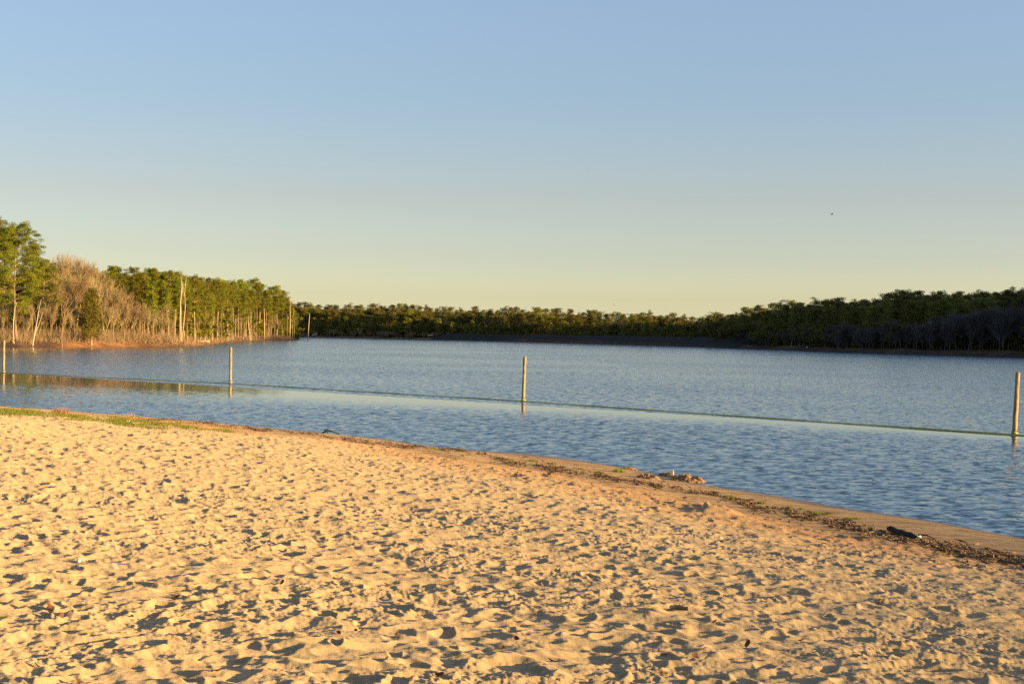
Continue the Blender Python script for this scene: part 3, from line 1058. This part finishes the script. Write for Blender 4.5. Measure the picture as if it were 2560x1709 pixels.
# evergreen cedar on the bank
rg = np.random.default_rng(301)
tk, cw = MB(), MB()
tk.tube([(0, 0, 0), (0.05, 0, 3), (0, 0.05, 7.5)], [0.14, 0.1, 0.03], 7)
zz = rg.uniform(1.3, 8.0, 130)
aa = rg.uniform(0, 6.28, 130)
pr = np.where(zz < 2.5, 1.5 + (zz - 1.3) * 0.3, 1.9 * np.clip((8.3 - zz) / 5.6, 0.05, 1) ** 0.7) * np.sqrt(rg.random(130))
cw.tris(puffs(np.c_[np.cos(aa) * pr, np.sin(aa) * pr, zz], 0.5, 40, 0.3, 0.05, rg, 0.6, 1.2))
plant("cedar_tree", (tk.build("trunk", [M["bark"]]), cw.build("crown", [M["cedar"]])), 8.3, 229, 256, 720, "olive cone-shaped cedar standing among the leafless bank trees", "cedar", None, 1.0)


# individual trunks that stand out
def limb_tree(name, label, cat, stems, mat="snag", group=None, D=None):
    """stems: list of pixel paths [(px,py,radius),...] at depth D; first stem is the trunk"""
    x0, y0, _ = stems[0][0]
    b_ = at_depth(x0, y0, D)
    e = obj(name, None, loc=(b_[0], b_[1], b_[2]))
    tag(e, label, cat, group)
    for n, st in enumerate(stems):
        mb = MB()
        Pq = np.array([at_depth(p[0], p[1], D) for p in st]) - b_
        Pq[:, 1] += np.linspace(0, 0.3 * n, len(Pq))
        mb.tube(Pq, [p[2] * 0.45 for p in st], 8 if n == 0 else 6)
        obj("trunk" if n == 0 else "limb", mb.build("trunk" if n == 0 else "limb", [M[mat]], True), e)
    return e


limb_tree("dead_tree", "bleached forked snag rising in front of the pines, two white stems from one base", "snag",
          [[(452, 853, .42), (451, 800, .34), (451, 752, .28), (453, 740, .26), (455, 715, .2), (452, 690, .08)],
           [(454, 853, .26), (459, 810, .19), (463, 765, .15), (461, 735, .13), (464, 700, .08), (466, 688, .04)],
           [(454, 735, .15), (459, 716, .12), (465, 700, .05)], [(461, 738, .12), (457, 722, .1), (455, 705, .04)]], D=281)
limb_tree("dead_tree", "lone limbless snag standing in open water off the point's tip", "snag",
          [[(770, 851, .5), (770.3, 838, .36), (772, 810, .3), (773.5, 795, .26), (774, 783, .12)]], D=575)
limb_tree("dead_tree", "white curved trunk leaning left, in the front row halfway along the point", "snag",
          [[(625, 850, .42), (624, 832, .34), (621, 812, .28), (620, 788, .2)], [(622, 818, .16), (627, 800, .1), (630, 785, .05)]], D=488)
limb_tree("dead_tree", "pale dead trunk with short spread limbs at the point's tip", "snag",
          [[(724, 850, .42), (725, 825, .36), (726, 800, .32), (725, 770, .22), (727, 735, .07)], [(726, 806, .2), (732, 790, .12), (735, 772, .05)], [(725, 802, .16), (718, 790, .1), (714, 776, .04)], [(725, 770, .1), (730, 760, .05), (738, 750, .03)]], D=574)
limb_tree("dead_tree", "thick straight pale trunk right of the curved white one on the point", "snag",
          [[(661, 849, .5), (661, 820, .4), (661, 790, .32), (660, 770, .2)]], D=530)
limb_tree("dead_tree", "slender white trunk beside the huge spreading pine's trunk", "snag",
          [[(37, 868, .26), (34, 855, .22), (33, 835, .19), (34, 800, .17), (37, 770, .13), (42, 755, .06)]], D=239)
limb_tree("dead_tree", "pale forked tree at the waterline right of the huge spreading pine", "snag",
          [[(81, 868, .36), (84, 848, .3), (87, 832, .26), (92, 805, .18), (98, 770, .12), (103, 748, .05)], [(86, 835, .2), (94, 818, .16), (100, 800, .1), (106, 778, .04)], [(89, 820, .12), (86, 800, .09), (84, 780, .04)]], D=243)
limb_tree("dead_tree", "grey crooked waterline tree with limbs spreading right, left of the cedar", "snag",
          [[(155, 868, .4), (154, 850, .26), (155, 828, .2), (158, 800, .17), (164, 772, .12), (170, 745, .05)], [(157, 805, .14), (168, 788, .11), (180, 776, .08), (192, 765, .03)], [(156, 815, .1), (166, 806, .08), (178, 802, .03)], [(162, 778, .1), (174, 762, .07), (186, 740, .03)], [(155, 822, .09), (148, 800, .06), (143, 780, .03)]], "bare", D=248)
limb_tree("tree_stump", "short bright white stump under the cedar's foot", "stump",
          [[(222, 846, .2), (222, 836, .17), (223, 826, .12)]], D=258)


def log_at(label, p0, p1, D, r, mat, name="fallen_log"):
    a, b_ = at_depth(p0[0], p0[1], D), at_depth(p1[0], p1[1], D)
    mid = (a + b_) / 2
    e_mb = MB()
    t = np.linspace(0, 1, 7)[:, None]
    rg_ = np.random.default_rng(int(p0[0]))
    e_mb.tube((a - mid) * (1 - t) + (b_ - mid) * t + rg_.normal(0, r * 0.12, (7, 3)), r * np.linspace(1, 0.6, 7), 8)
    for q in (0.3, 0.65):
        s = (a - mid) * (1 - q) + (b_ - mid) * q
        e_mb.tube([s, s + np.array([r * 0.6, -r, r * 2.2]), s + np.array([r * 1.6, -r * 1.4, r * 4])], [r * .35, r * .25, r * .1], 5)
    return tag(obj(name, e_mb.build(name, [M[mat]], True), loc=tuple(mid)), label, "log")


log_at("dark fallen trunk slanting down to the clay bank of the point", (598, 829), (616, 846), 480, 0.35, "debris")
log_at("pale log lying on the clay bank before the forked snag", (490, 853), (523, 852), 330, 0.3, "snag")
log_at("black fallen crown among the roots behind the waterline, left of the crooked grey tree", (122, 842), (148, 840), 252, 0.26, "dark_wood")
log_at("long pale driftwood log on the far brown shore", (960, 836), (972, 836.5), 950, 0.5, "snag")
log_at("second pale driftwood log on the far shore, near the dam's start", (1070, 839), (1083, 837), 920, 0.45, "snag")
log_at("broken pale limb on the far shore behind the lone snag", (780, 837), (793, 835), 985, 0.45, "snag")

# underbrush of the sunlit bank: one tangle
rg = np.random.default_rng(330)
sl = []
for _ in range(5200):
    px = rg.uniform(-60, 745)
    if px > 420 and rg.random() < 0.6:
        continue
    D = d_left(px) + rg.uniform(2.5, 34)
    x, y = xy_of(px, D)
    b_ = np.array([x, y, 0.0])
    sl.append(b_)
sl = np.array(sl)
zz = ground_full(sl[:, 0], sl[:, 1])[0]
sl[:, 2] = zz - 0.05
n_ = len(sl)
tri = []
for rep in range(4):
    v = rg.normal(0, 0.45, (n_, 3))
    v[:, 2] = 1
    v /= np.linalg.norm(v, axis=1, keepdims=True)
    L = rg.uniform(0.7, 3.0, (n_, 1)) * np.where(sl[:, 1:2] > 290, 0.6, 1.0)
    s = np.cross(v, rg.normal(size=(n_, 3)))
    s /= np.linalg.norm(s, axis=1, keepdims=True)
    o_ = rg.normal(0, 0.4, (n_, 3)) * np.array([1, 1, 0])
    tri.append(np.stack([sl + o_ - s * 0.03, sl + o_ + s * 0.03, sl + o_ + v * L], 1))
mb = MB()
mb.tris(np.concatenate(tri).reshape(-1, 3))
tag(obj("underbrush", mb.build("underbrush", [M["brush"]])), "tangled tan underbrush between the trunks on the sunlit bank", "underbrush", kind="stuff")

# right-hand wood
G_RP = "pines of the dark wood"
rows_ = []
px = 1788.0
while px < 2575:
    rows_.append((px, d_far(px) + RNG.uniform(34, 58), sky_y(px) + RNG.choice([-2, 0, 3, 7, 12])))
    px += RNG.uniform(13, 20)
for n, (px, D, yt) in enumerate(rows_):
    plant("pine_tree", FARP[n % 6], 18, px, D, yt, f"skyline pine of the dark wood, {ordw(n + 1)} from the dam's end rightwards", "pine", G_RP, RNG.uniform(1.05, 1.45))
rows_ = []
px = 1782.0
while px < 2575:
    rows_.append((px, d_far(px) + RNG.uniform(12, 26), sky_y(px) + RNG.uniform(14, 34)))
    px += RNG.uniform(17, 25)
for n, (px, D, yt) in enumerate(rows_):
    plant("pine_tree", FARP[(n * 5 + 1) % 6], 18, px, D, yt, f"shaded pine below the dark wood's skyline, {ordw(n + 1)} from the dam's end rightwards", "pine", G_RP, RNG.uniform(1.0, 1.4))
rows_ = []
px = 1800.0
while px < 2575:
    rows_.append((px, d_far(px) + RNG.uniform(3, 14), float(np.interp(px, [1790, 1900, 2100, 2300, 2450, 2560], [835, 826, 806, 786, 760, 745])) + RNG.uniform(-6, 22)))
    px += RNG.uniform(5.5, 9.5)
for n, (px, D, yt) in enumerate(rows_):
    plant("bare_tree", FARG[n % 4], 14, px, D, yt, f"leafless tree fronting the dark wood, {ordw(n + 1)} from the dam's end rightwards", "bare tree", "leafless trees of the dark wood", RNG.uniform(1.0, 1.5))

# far wood behind the lake and the dam
G_FP = "pines of the far wood"
rows_ = []
px = 748.0
while px < 1775:
    rows_.append((px, d_far(px) + (RNG.uniform(60, 95) if px < 1250 else RNG.uniform(40, 60)), sky_y(px) + RNG.choice([-2, 0, 2, 5, 8])))
    px += RNG.uniform(12, 19)
for n, (px, D, yt) in enumerate(rows_):
    plant("pine_tree", FARP[(n * 5) % 6], 18, px, D, yt, f"small skyline pine of the far wood, {ordw(n + 1)} rightwards from the lone snag", "pine", G_FP, RNG.uniform(0.95, 1.35))
rows_ = []
px = 750.0
while px < 1775:
    rows_.append((px, d_far(px) + (RNG.uniform(30, 50) if px < 1250 else RNG.uniform(30, 38)), sky_y(px) + RNG.uniform(12, 30)))
    px += RNG.uniform(15, 22)
for n, (px, D, yt) in enumerate(rows_):
    plant("pine_tree", FARLIT[n % 4] if n % 3 else FARP[(n * 5 + 3) % 6], 16 if n % 3 else 18, px, D, yt, f"pine on the far wood's middle slope, {ordw(n + 1)} rightwards from the lone snag", "pine", G_FP, RNG.uniform(1.1, 1.6))
rows_ = []
px = 752.0
while px < 1700:
    if px < 1310 or RNG.random() < 0.35:
        rows_.append((px, d_far(px) + (RNG.uniform(16, 28) if px < 1200 else 27), RNG.uniform(792, 816) + 0.012 * (px - 1000)))
    px += RNG.uniform(13, 19)
for n, (px, D, yt) in enumerate(rows_):
    plant("young_pine", YOUNGP[n % 3], 10, px, D, yt, f"low yellow-green young pine before the far wood, {ordw(n + 1)} rightwards from the lone snag", "young pine", "young pines on the far shore", RNG.uniform(0.9, 1.35))
rows_ = []
px = 750.0
while px < 1240:
    rows_.append((px, d_far(px) + RNG.uniform(4, 14), RNG.uniform(822, 836) + 0.0185 * (px - 1000)))
    px += RNG.uniform(8, 13)
for n, (px, D, yt) in enumerate(rows_):
    plant("bare_shrub", FARSH[n % 3], 5, px, D, yt, f"reddish leafless shrub on the far shore, {ordw(n + 1)} rightwards from the lone snag", "shrub", "leafless shrubs on the far shore", RNG.uniform(1.0, 1.8))
rows_ = []
px = 760.0
while px < 1250:
    rows_.append((px, d_far(px) + RNG.uniform(22, 48), RNG.uniform(786, 812)))
    px += RNG.uniform(9, 21)
for n, (px, D, yt) in enumerate(rows_):
    plant("bare_tree", FARB[(n + 2) % 4], 14, px, D, yt, f"tan leafless tree on the far slope, {ordw(n + 1)} rightwards from the lone snag", "bare tree", "leafless trees of the far wood", RNG.uniform(0.8, 1.2))
rows_ = []
px = 1255.0
while px < 1775:
    rows_.append((px, d_far(px) + RNG.uniform(27, 36), RNG.uniform(796, 820)))
    px += RNG.uniform(15, 24)
for n, (px, D, yt) in enumerate(rows_):
    plant("bare_tree", FARB[(n + 1) % 4], 14, px, D, yt, f"pale leafless tree behind the dam crest, {ordw(n + 1)} from the third post's line rightwards", "bare tree", "leafless trees behind the dam", RNG.uniform(1.0, 1.6))

# the unseen depth of the woods, one mass each


def mass(name, sets, label, mats):
    mb = MB()
    for spots, raws in sets:
        Vc = [np.concatenate(r_.v) for r_ in raws]
        for n, (x, y, z, s, w) in enumerate(spots):
            r_ = raws[n % len(raws)]
            V = Vc[n % len(raws)]
            ca, sa = math.cos(n * 1.7), math.sin(n * 1.7)
            V = np.c_[(V[:, 0] * ca - V[:, 1] * sa) * s * w + x, (V[:, 0] * sa + V[:, 1] * ca) * s * w + y, V[:, 2] * s + z]
            n0 = mb.n
            mb.v.append(V)
            mb.n += len(V)
            for Fa, idx in r_.f:
                mb.f.append((Fa + n0, idx))
    return tag(obj(name, mb.build(name, mats)), label, "wood", kind="stuff")


rg = np.random.default_rng(360)


def fill(n, p0, p1, dfun, d0_, d1_, top0, top1, lo, hi, ytop=None, power=1.0):
    out = []
    for _ in range(n):
        px = rg.uniform(p0, p1)
        D = dfun(px) + d0_ + (d1_ - d0_) * rg.random() ** power
        x, y = xy_of(px, D)
        z = gz(x, y)
        yt = (ytop(px) if ytop else sky_y(px)) + rg.uniform(top0, top1)
        hh = np.clip(CAM_Z + (y_hor(px) - yt) * y / F_PX - z, lo, hi)
        out.append((x, y, z - 0.2, hh / 18, rg.uniform(1.1, 1.5)))
    return out


def low(n, p0, p1, dfun, d0_, d1_, h0, h1):
    out = []
    for _ in range(n):
        px = rg.uniform(p0, p1)
        x, y = xy_of(px, dfun(px) + rg.uniform(d0_, d1_))
        out.append((x, y, gz(x, y) - 0.3, rg.uniform(h0, h1) / 5.0, rg.uniform(0.9, 1.4)))
    return out


FARMATS = [M["bark"], M["needles_far"]]
d_r = d_far
A1 = fill(420, 1786, 2620, d_r, 30, 150, 15, 36, 9, 24) + fill(60, 2570, 2680, d_r, 20, 150, 6, 30, 9, 22) + fill(520, 2660, 3880, d_r, 8, 190, -20, 20, 20, 26, lambda px: 690)
B1 = low(420, 1795, 2620, d_r, 12, 60, 4, 8)
mass("deep_wood", [(A1, FARRAW), (B1, BUSHRAW)], "unbroken dark depth of the wood behind its front trees on the right shore", FARMATS)
A1 = fill(420, 560, 1800, d_far, 34, 170, 9, 26, 7, 22)
B1 = low(230, 740, 1250, d_far, 18, 60, 3.5, 8) + low(160, 1240, 1800, d_far, 29, 50, 4, 8) + low(190, 1150, 1810, d_far, 13, 27, 0.8, 2.4) + low(90, 1150, 1810, d_far, 1, 10, 0.5, 1.2)
mass("deep_wood", [(A1, FARRAW), (B1, BUSHRAW)], "continuous green depth of the far wood beyond the lake and dam", FARMATS)
A1 = fill(110, -150, 735, d_left, 50, 110, 20, 50, 7, 22, lambda px: max(sky_y(px), 650))
B1 = low(160, -60, 735, d_left, 38, 70, 3, 7)
mass("deep_wood", [(A1, FARRAW), (B1, BUSHRAW)], "shady depth of the wood behind the sunlit bank's trees", [M["bark"], M["needles"]])

# ------------------------------------------------------------------ beach details
rg = np.random.default_rng(400)


def blades(mb, x, y, z, n, spread, h, w, idx=0):
    a = rg.uniform(0, 6.28, n)
    r_ = spread * np.sqrt(rg.random(n))
    b_ = np.c_[x + np.cos(a) * r_, y + np.sin(a) * r_, np.full(n, z - 0.01)]
    v = rg.normal(0, 0.42, (n, 3))
    v[:, 2] = 1
    L = h * rg.uniform(0.5, 1.2, (n, 1)) * (1 - 0.5 * (r_ / spread)[:, None])
    s = np.c_[np.cos(a * 3), np.sin(a * 3), np.zeros(n)] * w
    mb.tris(np.stack([b_ - s, b_ + s, b_ + v * L], 1).reshape(-1, 3), idx)


tufts = [(1548, 1178, .20, .20), (1497, 1182, .13, .11), (1449, 1172, .16, .08), (1377, 1158, .16, .12), (1330, 1150, .22, .10), (1270, 1148, .2, .09), (1822, 1243, .16, .13), (1842, 1246, .09, .06), (1906, 1257, .10, .11), (1972, 1268, .10, .09), (2004, 1270, .07, .08), (2035, 1280, .12, .09), (2060, 1284, .08, .06), (2074, 1282, .08, .08), (2120, 1297, .12, .10), (2145, 1296, .07, .07), (1152, 1127, .16, .10), (1030, 1117, .16, .08), (1085, 1122, .22, .08)]
tufts.sort()
for n, (px, py, sp_, h) in enumerate(tufts):
    x, y, z = on_sand(px, py)
    mb = MB()
    blades(mb, 0, 0, 0, 210, sp_ * 0.8, h * 0.8, 0.008)
    big = px == 1548
    tag(obj("grass_tuft", mb.build("grass_tuft", [M["grass"]]), loc=(x, y, z)),
        "biggest green grass tuft, bushy, beside the crumbled sand mounds" if big else f"small green grass tuft on the damp strip, {ordw(n + 1)} along the shore from left", "grass tuft", "grass tufts on the damp shore strip")

# green grass band and straw at the left end of the beach
mb = MB()
cnt = 0
while cnt < 900:
    px = rg.uniform(-260, 570)
    t = rg.random()
    mid = np.interp(px, [-260, 0, 150, 300, 430, 570], [1022, 1030, 1044, 1056, 1065, 1077])
    py = mid + rg.normal(0, 1) * np.interp(px, [-260, 0, 200, 330, 570], [5, 5, 5, 6, 3.0])
    if math.sin(px * 0.045) + math.sin(px * 0.021 + 1) + rg.normal(0, 0.7) < -0.6:
        continue
    x, y, z = on_sand(px, py)
    blades(mb, x, y, z, 34, 0.28, 0.085, 0.009)
    cnt += 1
tag(obj("green_grass", mb.build("green_grass", [M["grass"]])), "low band of green grass where the sand meets the shore, left end", "grass", kind="stuff")
mb = MB()
for _ in range(700):
    px = rg.uniform(-260, 620)
    lo = np.interp(px, [-260, 0, 300, 620], [1000, 1017, 1037, 1064])
    x, y, z = on_sand(px, lo + 1.5 + rg.exponential(5))
    blades(mb, x, y, z, 22, 0.35, 0.07, 0.008)
tag(obj("dry_grass", mb.build("dry_grass", [M["straw"]])), "short straw-coloured dry grass along the bank above the water, left end", "grass", kind="stuff")
for n, (px, py, h, lab) in enumerate(((146, 1040, .26, "straw-coloured dry grass clump, widest of the three"), (163, 1038, .27, "upright straw clump right beside the widest one"), (329, 1047, .28, "lone upright straw clump behind the densest green grass"))):
    x, y, z = on_sand(px, py)
    mb = MB()
    blades(mb, 0, 0, 0, 160, 0.18 if n == 0 else 0.10, h, 0.010)
    tag(obj("dry_grass_clump", mb.build("dry_grass_clump", [M["straw"]]), loc=(x, y, z)), lab, "dry grass", "straw clumps at the shore")

# wrack line: bark, twigs and leaf bits
wr = [(270, 1040, 2, .6), (420, 1049, 2, .9), (560, 1060, 2, 1.0), (650, 1070, 2.5, .9), (760, 1082, 3, .5), (870, 1098, 4, 1.0), (960, 1107, 3.5, .9), (1030, 1115, 3.5, 1.0), (1110, 1121, 3.5, .8), (1200, 1130, 4, .7), (1270, 1155, 4, .9), (1360, 1168, 5, 1.0), (1460, 1186, 5, 1.0), (1560, 1203, 5, 1.0), (1640, 1214, 5, .7), (1720, 1226, 5, .7), (1800, 1238, 5, .8), (1880, 1264, 6, 1.0), (1960, 1278, 7, 1.0), (2080, 1303, 8, 1.3), (2180, 1328, 7, 1.1), (2260, 1345, 8, 1.0), (2340, 1362, 7, 2.6), (2440, 1380, 8, 4.5), (2560, 1402, 8, 5.5), (2700, 1430, 9, 5.5)]
wr = np.array(wr, float)
mb = MB()
n_w = 26000
pxs = rg.uniform(270, 2700, n_w)
dens_ = np.interp(pxs, wr[:, 0], wr[:, 3]) / 4.5 * np.clip(0.95 + 0.6 * np.sin(pxs * 0.051) + 0.45 * np.sin(pxs * 0.13 + 2), 0.25, 2)
pxs = pxs[rg.random(n_w) < dens_]
pys = np.interp(pxs, wr[:, 0], wr[:, 1]) + rg.normal(0, 0.75, len(pxs)) * np.interp(pxs, wr[:, 0], wr[:, 2]) + 2.0 * np.sin(pxs * 0.07)
for x, y, z in on_sand_many(pxs, pys):
    L = rg.uniform(0.02, 0.10) * (2.4 if rg.random() < 0.1 else 1)
    w = rg.uniform(0.004, 0.014)
    a = rg.normal(2.3, 0.7)
    dv = np.array([math.cos(a), math.sin(a), rg.normal(0, 0.12)])
    c0 = np.array([x, y, z + w * 0.7 + rg.uniform(0, 0.02)])
    mb.tube([c0 - dv * L / 2, c0 + np.array([0, 0, rg.uniform(0, .015)]), c0 + dv * L / 2], [w * .6, w, w * .5], 4, cap=False)
for _ in range(420):           # scattered crumbs on the damp strip and the upper sand
    px, t = rg.uniform(900, 2650), rg.random()
    py = np.interp(px, wr[:, 0], wr[:, 1]) + rg.uniform(-22, 40)
    x, y, z = on_sand(px, py)
    w = rg.uniform(0.006, 0.018)
    a = rg.uniform(0, 3.1)
    dv = np.array([math.cos(a), math.sin(a), 0]) * rg.uniform(0.02, 0.08)
    mb.tube([np.array([x, y, z + w * .6]) - dv, np.array([x, y, z + w]), np.array([x, y, z + w * .6]) + dv], [w * .5, w, w * .4], 4)
tag(obj("wrack_debris", mb.build("wrack_debris", [M["debris"]])), "dark line of bark, twigs and leaf bits washed up along the beach", "debris", kind="stuff")

# charred plank-like log and its thin trailing stick
a0, a1 = np.array(on_sand(2220, 1326)), np.array(on_sand(2294, 1345))
mid = (a0 + a1) / 2
t = np.linspace(0, 1, 9)[:, None]
mb = MB()
mb.tube((a0 - mid) * (1 - t) + (a1 - mid) * t + rg.normal(0, 0.006, (9, 3)) + np.array([0, 0, 0.045]), np.array([.035, .056, .058, .055, .058, .05, .052, .036, .018]), 9)
tag(obj("driftwood_log", mb.build("driftwood_log", [M["dark_wood"]]), loc=tuple(mid)), "short black charred log lying on the wrack line", "log")
b0 = np.array(on_sand(2296, 1336)); b1 = np.array(on_sand(2338, 1346))
mb = MB()
mb.tube([b0 - b0, (b1 - b0) * .5 + np.array([0, 0, .03]), b1 - b0], [.014, .011, .005], 6)
tag(obj("stick", mb.build("stick", [M["dark_wood"]]), loc=(b0[0], b0[1], b0[2] + 0.012)), "thin dark stick trailing from the black charred log's end", "stick")
# bent black branch at the water's edge
base = np.array(on_sand(808, 1082))
pts_ = np.array([at_depth(806, 1083, base[1]), at_depth(813, 1077, base[1]), at_depth(818, 1074.5, base[1]), at_depth(826, 1077, base[1]), at_depth(836, 1080, base[1]), at_depth(849, 1085, base[1])]) - base
mb = MB()
mb.tube(pts_, [.026, .036, .034, .026, .02, .01], 8)
mb.tube([pts_[2], pts_[2] + np.array([.02, -.05, -.1])], [.03, .015], 6)
tag(obj("bent_branch", mb.build("bent_branch", [M["dark_wood"]]), loc=tuple(base)), "black bent branch arching over the water's edge", "branch")


# crumbled sand mounds
def mound(label, px, py, rx, ry, h, seed):
    x, y, z = on_sand(px, py)
    n = 46
    u, v = np.meshgrid(np.linspace(-1.15, 1.15, n), np.linspace(-1.15, 1.15, n))
    q = np.sqrt(u * u + v * v)
    f = fractal((n, n), 0.05, 0.12, 0.9, 1.2, seed)
    hh = h * np.clip(1.05 - q ** 1.8, 0, 1) ** 0.8 * (0.60 + 0.16 * f) + 0.007 * f * (q < 1.05) - 0.05 * (q > 1.0)
    V = np.c_[(u * rx * (1 + .10 * np.sin(5 * v))).ravel(), (v * ry).ravel(), (hh - 0.02).ravel()]
    i, j = np.meshgrid(np.arange(n - 1), np.arange(n - 1), indexing="ij")
    Fq = np.stack([i * n + j, i * n + j + 1, (i + 1) * n + j + 1, (i + 1) * n + j], -1).reshape(-1, 4)
    me_ = mesh_np("sand_mound", V, [(Fq, 0)], [M["sand"]], True, {"shore": np.full(len(V), 4.1)})
    tag(obj("sand_mound", me_, loc=(x, y, z), rz=-0.75), label, "sand mound", "crumbled sandcastle mounds at the water's edge")
    return x, y, z


m1 = mound("biggest crumbled sand mound, sloping to the water right of the white shard", 1716, 1199, .50, .36, .20, 1)
mound("small lumpy clay-coloured mound left of the white shard", 1618, 1193, .34, .26, .15, 2)
mound("low dark-sided sand wall directly under the white shard", 1668, 1188, .34, .14, .13, 3)
mound("flattest reddish mound near the bushy grass tuft", 1572, 1173, .26, .2, .09, 4)
p = at_depth(1682, 1184, m1[1] + .25)
mb = MB()
mb.tube([(0, 0, -0.09), (0, 0, 0.0), (.004, 0, .05), (0, 0, .095)], [.03, .032, .022, .008], 7)
tag(obj("white_shard", mb.build("white_shard", [M["snag"]], True), loc=(p[0], p[1], p[2])), "pale pointed shard standing upright on the crumbled sand mounds", "shard")
for n, (px, py, s, lab) in enumerate(((2297, 1341, .030, "larger white shell beside the black charred log"), (2327, 1364, .024, "smaller white shell in the dark wrack right of the charred log"), (196, 1405, .020, "white scrap standing up in trampled sand, left part of the beach"), (321, 1057, .04, "tiny white scrap lying in the green grass band"))):
    x, y, z = on_sand(px, py)
    mb = MB()
    an = np.linspace(0, math.pi, 7)
    mb.tube(np.c_[np.cos(an) * s, np.zeros(7), np.sin(an) * s * .7], s * np.array([.3, .6, .8, .9, .8, .6, .3]), 8)
    tag(obj("white_shell" if n < 2 else "paper_scrap", mb.build("white_shell", [M["white"]], True), loc=(x, y, z + s * .2), rz=n * 1.1), lab, "shell" if n < 2 else "scrap")

# dry leaves in the trampled sand
leaf_px = [(440, 1492), (125, 1520), (152, 1537), (92, 1665), (195, 1703), (545, 1680), (705, 1462), (968, 1455), (890, 1580), (903, 1588), (995, 1593), (845, 1592), (1004, 1508), (1215, 1417), (1255, 1622), (1292, 1602), (1660, 1647), (1380, 1652), (1560, 1453), (1597, 1503), (1475, 1698), (1355, 1467), (1785, 1570), (1868, 1628), (1737, 1659), (1962, 1541), (2002, 1612), (2065, 1543), (2202, 1508), (2505, 1623), (2452, 1626), (330, 1540), (1660, 1690), (1100, 1690)]
lm = []
for k in range(4):
    rgl = np.random.default_rng(500 + k)
    n = 9
    u = np.linspace(-1, 1, n)
    w = 0.42 * np.sqrt(np.clip(1 - u ** 2, 0, 1)) * (1 - .25 * u) + .02
    curl = 0.35 * u ** 2
    V, Fl = [], []
    for q in range(n):
        V += [(u[q] * .034, -w[q] * .034, (curl[q] + .4 * w[q]) * .03), (u[q] * .034, 0, curl[q] * .03), (u[q] * .034, w[q] * .034, (curl[q] + .55 * w[q]) * .03)]
    for q in range(n - 1):
        Fl += [(q * 3, q * 3 + 1, q * 3 + 4, q * 3 + 3), (q * 3 + 1, q * 3 + 2, q * 3 + 5, q * 3 + 4)]
    V = np.array(V)
    V2 = V - np.array([0, 0, .0012])
    Fa = np.array(Fl)
    lm.append(mesh_np("dry_leaf", np.r_[V, V2], [(Fa, 0), (Fa[:, ::-1] + len(V), 0)], [M["leaf"]], True))
for n, (px, py) in enumerate(leaf_px):
    x, y, z = on_sand(px, py)
    o = obj("dry_leaf", lm[n % 4], loc=(x, y, z + 0.012), sc=(1, 1, 1))
    o.rotation_euler = (rg.normal(0, .5), rg.normal(0, .5), rg.uniform(0, 6.28))
    s = rg.uniform(0.6, 1.2)
    o.scale = (s, s, s)
    tag(o, "small curled brown leaf caught in the trampled sand", "leaf", "dry leaves in the trampled sand")
x, y, z = on_sand(1690, 1537)
mb = MB()
mb.tube([(-.12, 0, .01), (0, .01, .03), (.09, 0, .035)], [.006, .012, .016], 7)
mb.tube([(.0, .01, .03), (.03, .0, .07)], [.006, .003], 5)
tag(obj("broken_twig", mb.build("broken_twig", [M["dark_wood"]]), loc=(x, y, z)), "broken dark twig poking from the foreground sand", "twig")

# ------------------------------------------------------------------ birds and a pale float


def bird(label, px, py, D, span, rz):
    c = at_depth(px, py, D)
    mb = MB()
    mb.tube([(-.30, 0, 0), (-.2, 0, .01), (-.05, 0, .02), (.12, 0, .02), (.2, 0, .035), (.25, 0, .035), (.31, 0, .025)], [.012, .045, .075, .06, .042, .04, .006], 8)
    for s in (-1, 1):
        V = np.array([(.08, 0, .03), (-.10, 0, .03), (.12, s * .25, .15), (-.08, s * .25, .15), (.02, s * .5, .12), (-.08, s * .5, .12)])
        V = np.r_[V, V + np.array([0, 0, .012])]
        q = [(0, 1, 3, 2), (2, 3, 5, 4), (6, 8, 9, 7), (8, 10, 11, 9), (0, 2, 8, 6), (2, 4, 10, 8), (1, 7, 9, 3), (3, 9, 11, 5), (4, 5, 11, 10), (0, 6, 7, 1)]
        mb.add(V, q)
    mb.add(np.array([(-.26, 0, .01), (-.42, -.07, .015), (-.42, .07, .015), (-.26, 0, .0), (-.42, -.07, .005), (-.42, .07, .005)]), [(0, 2, 1), (3, 4, 5), ])
    o = obj("bird", mb.build("bird", [M["bird"]], False), loc=tuple(c), rz=rz, sc=(span,) * 3)
    tag(o, label, "bird")


bird("dark bird gliding high in the sky above the dark wood", 2080, 536, 150, 0.6, 0.25)
bird("tiny distant bird low over the far wood's skyline", 1535, 761, 420, 0.75, 2.6)

p = at_depth(2018, 868, d_far(2018) + 6)
mb = MB()
th = np.linspace(0, math.pi, 9)
mb.tube(np.c_[np.zeros(9), np.zeros(9), -np.cos(th) * .3], np.maximum(np.sin(th) * .3, .02), 12)
mb.tube([(0, 0, -.9), (0, 0, -.25)], [.05, .05], 6)
tag(obj("white_marker", mb.build("white_marker", [M["white"]], True), loc=tuple(p)), "tiny white round marker on the bank under the dark wood", "marker")
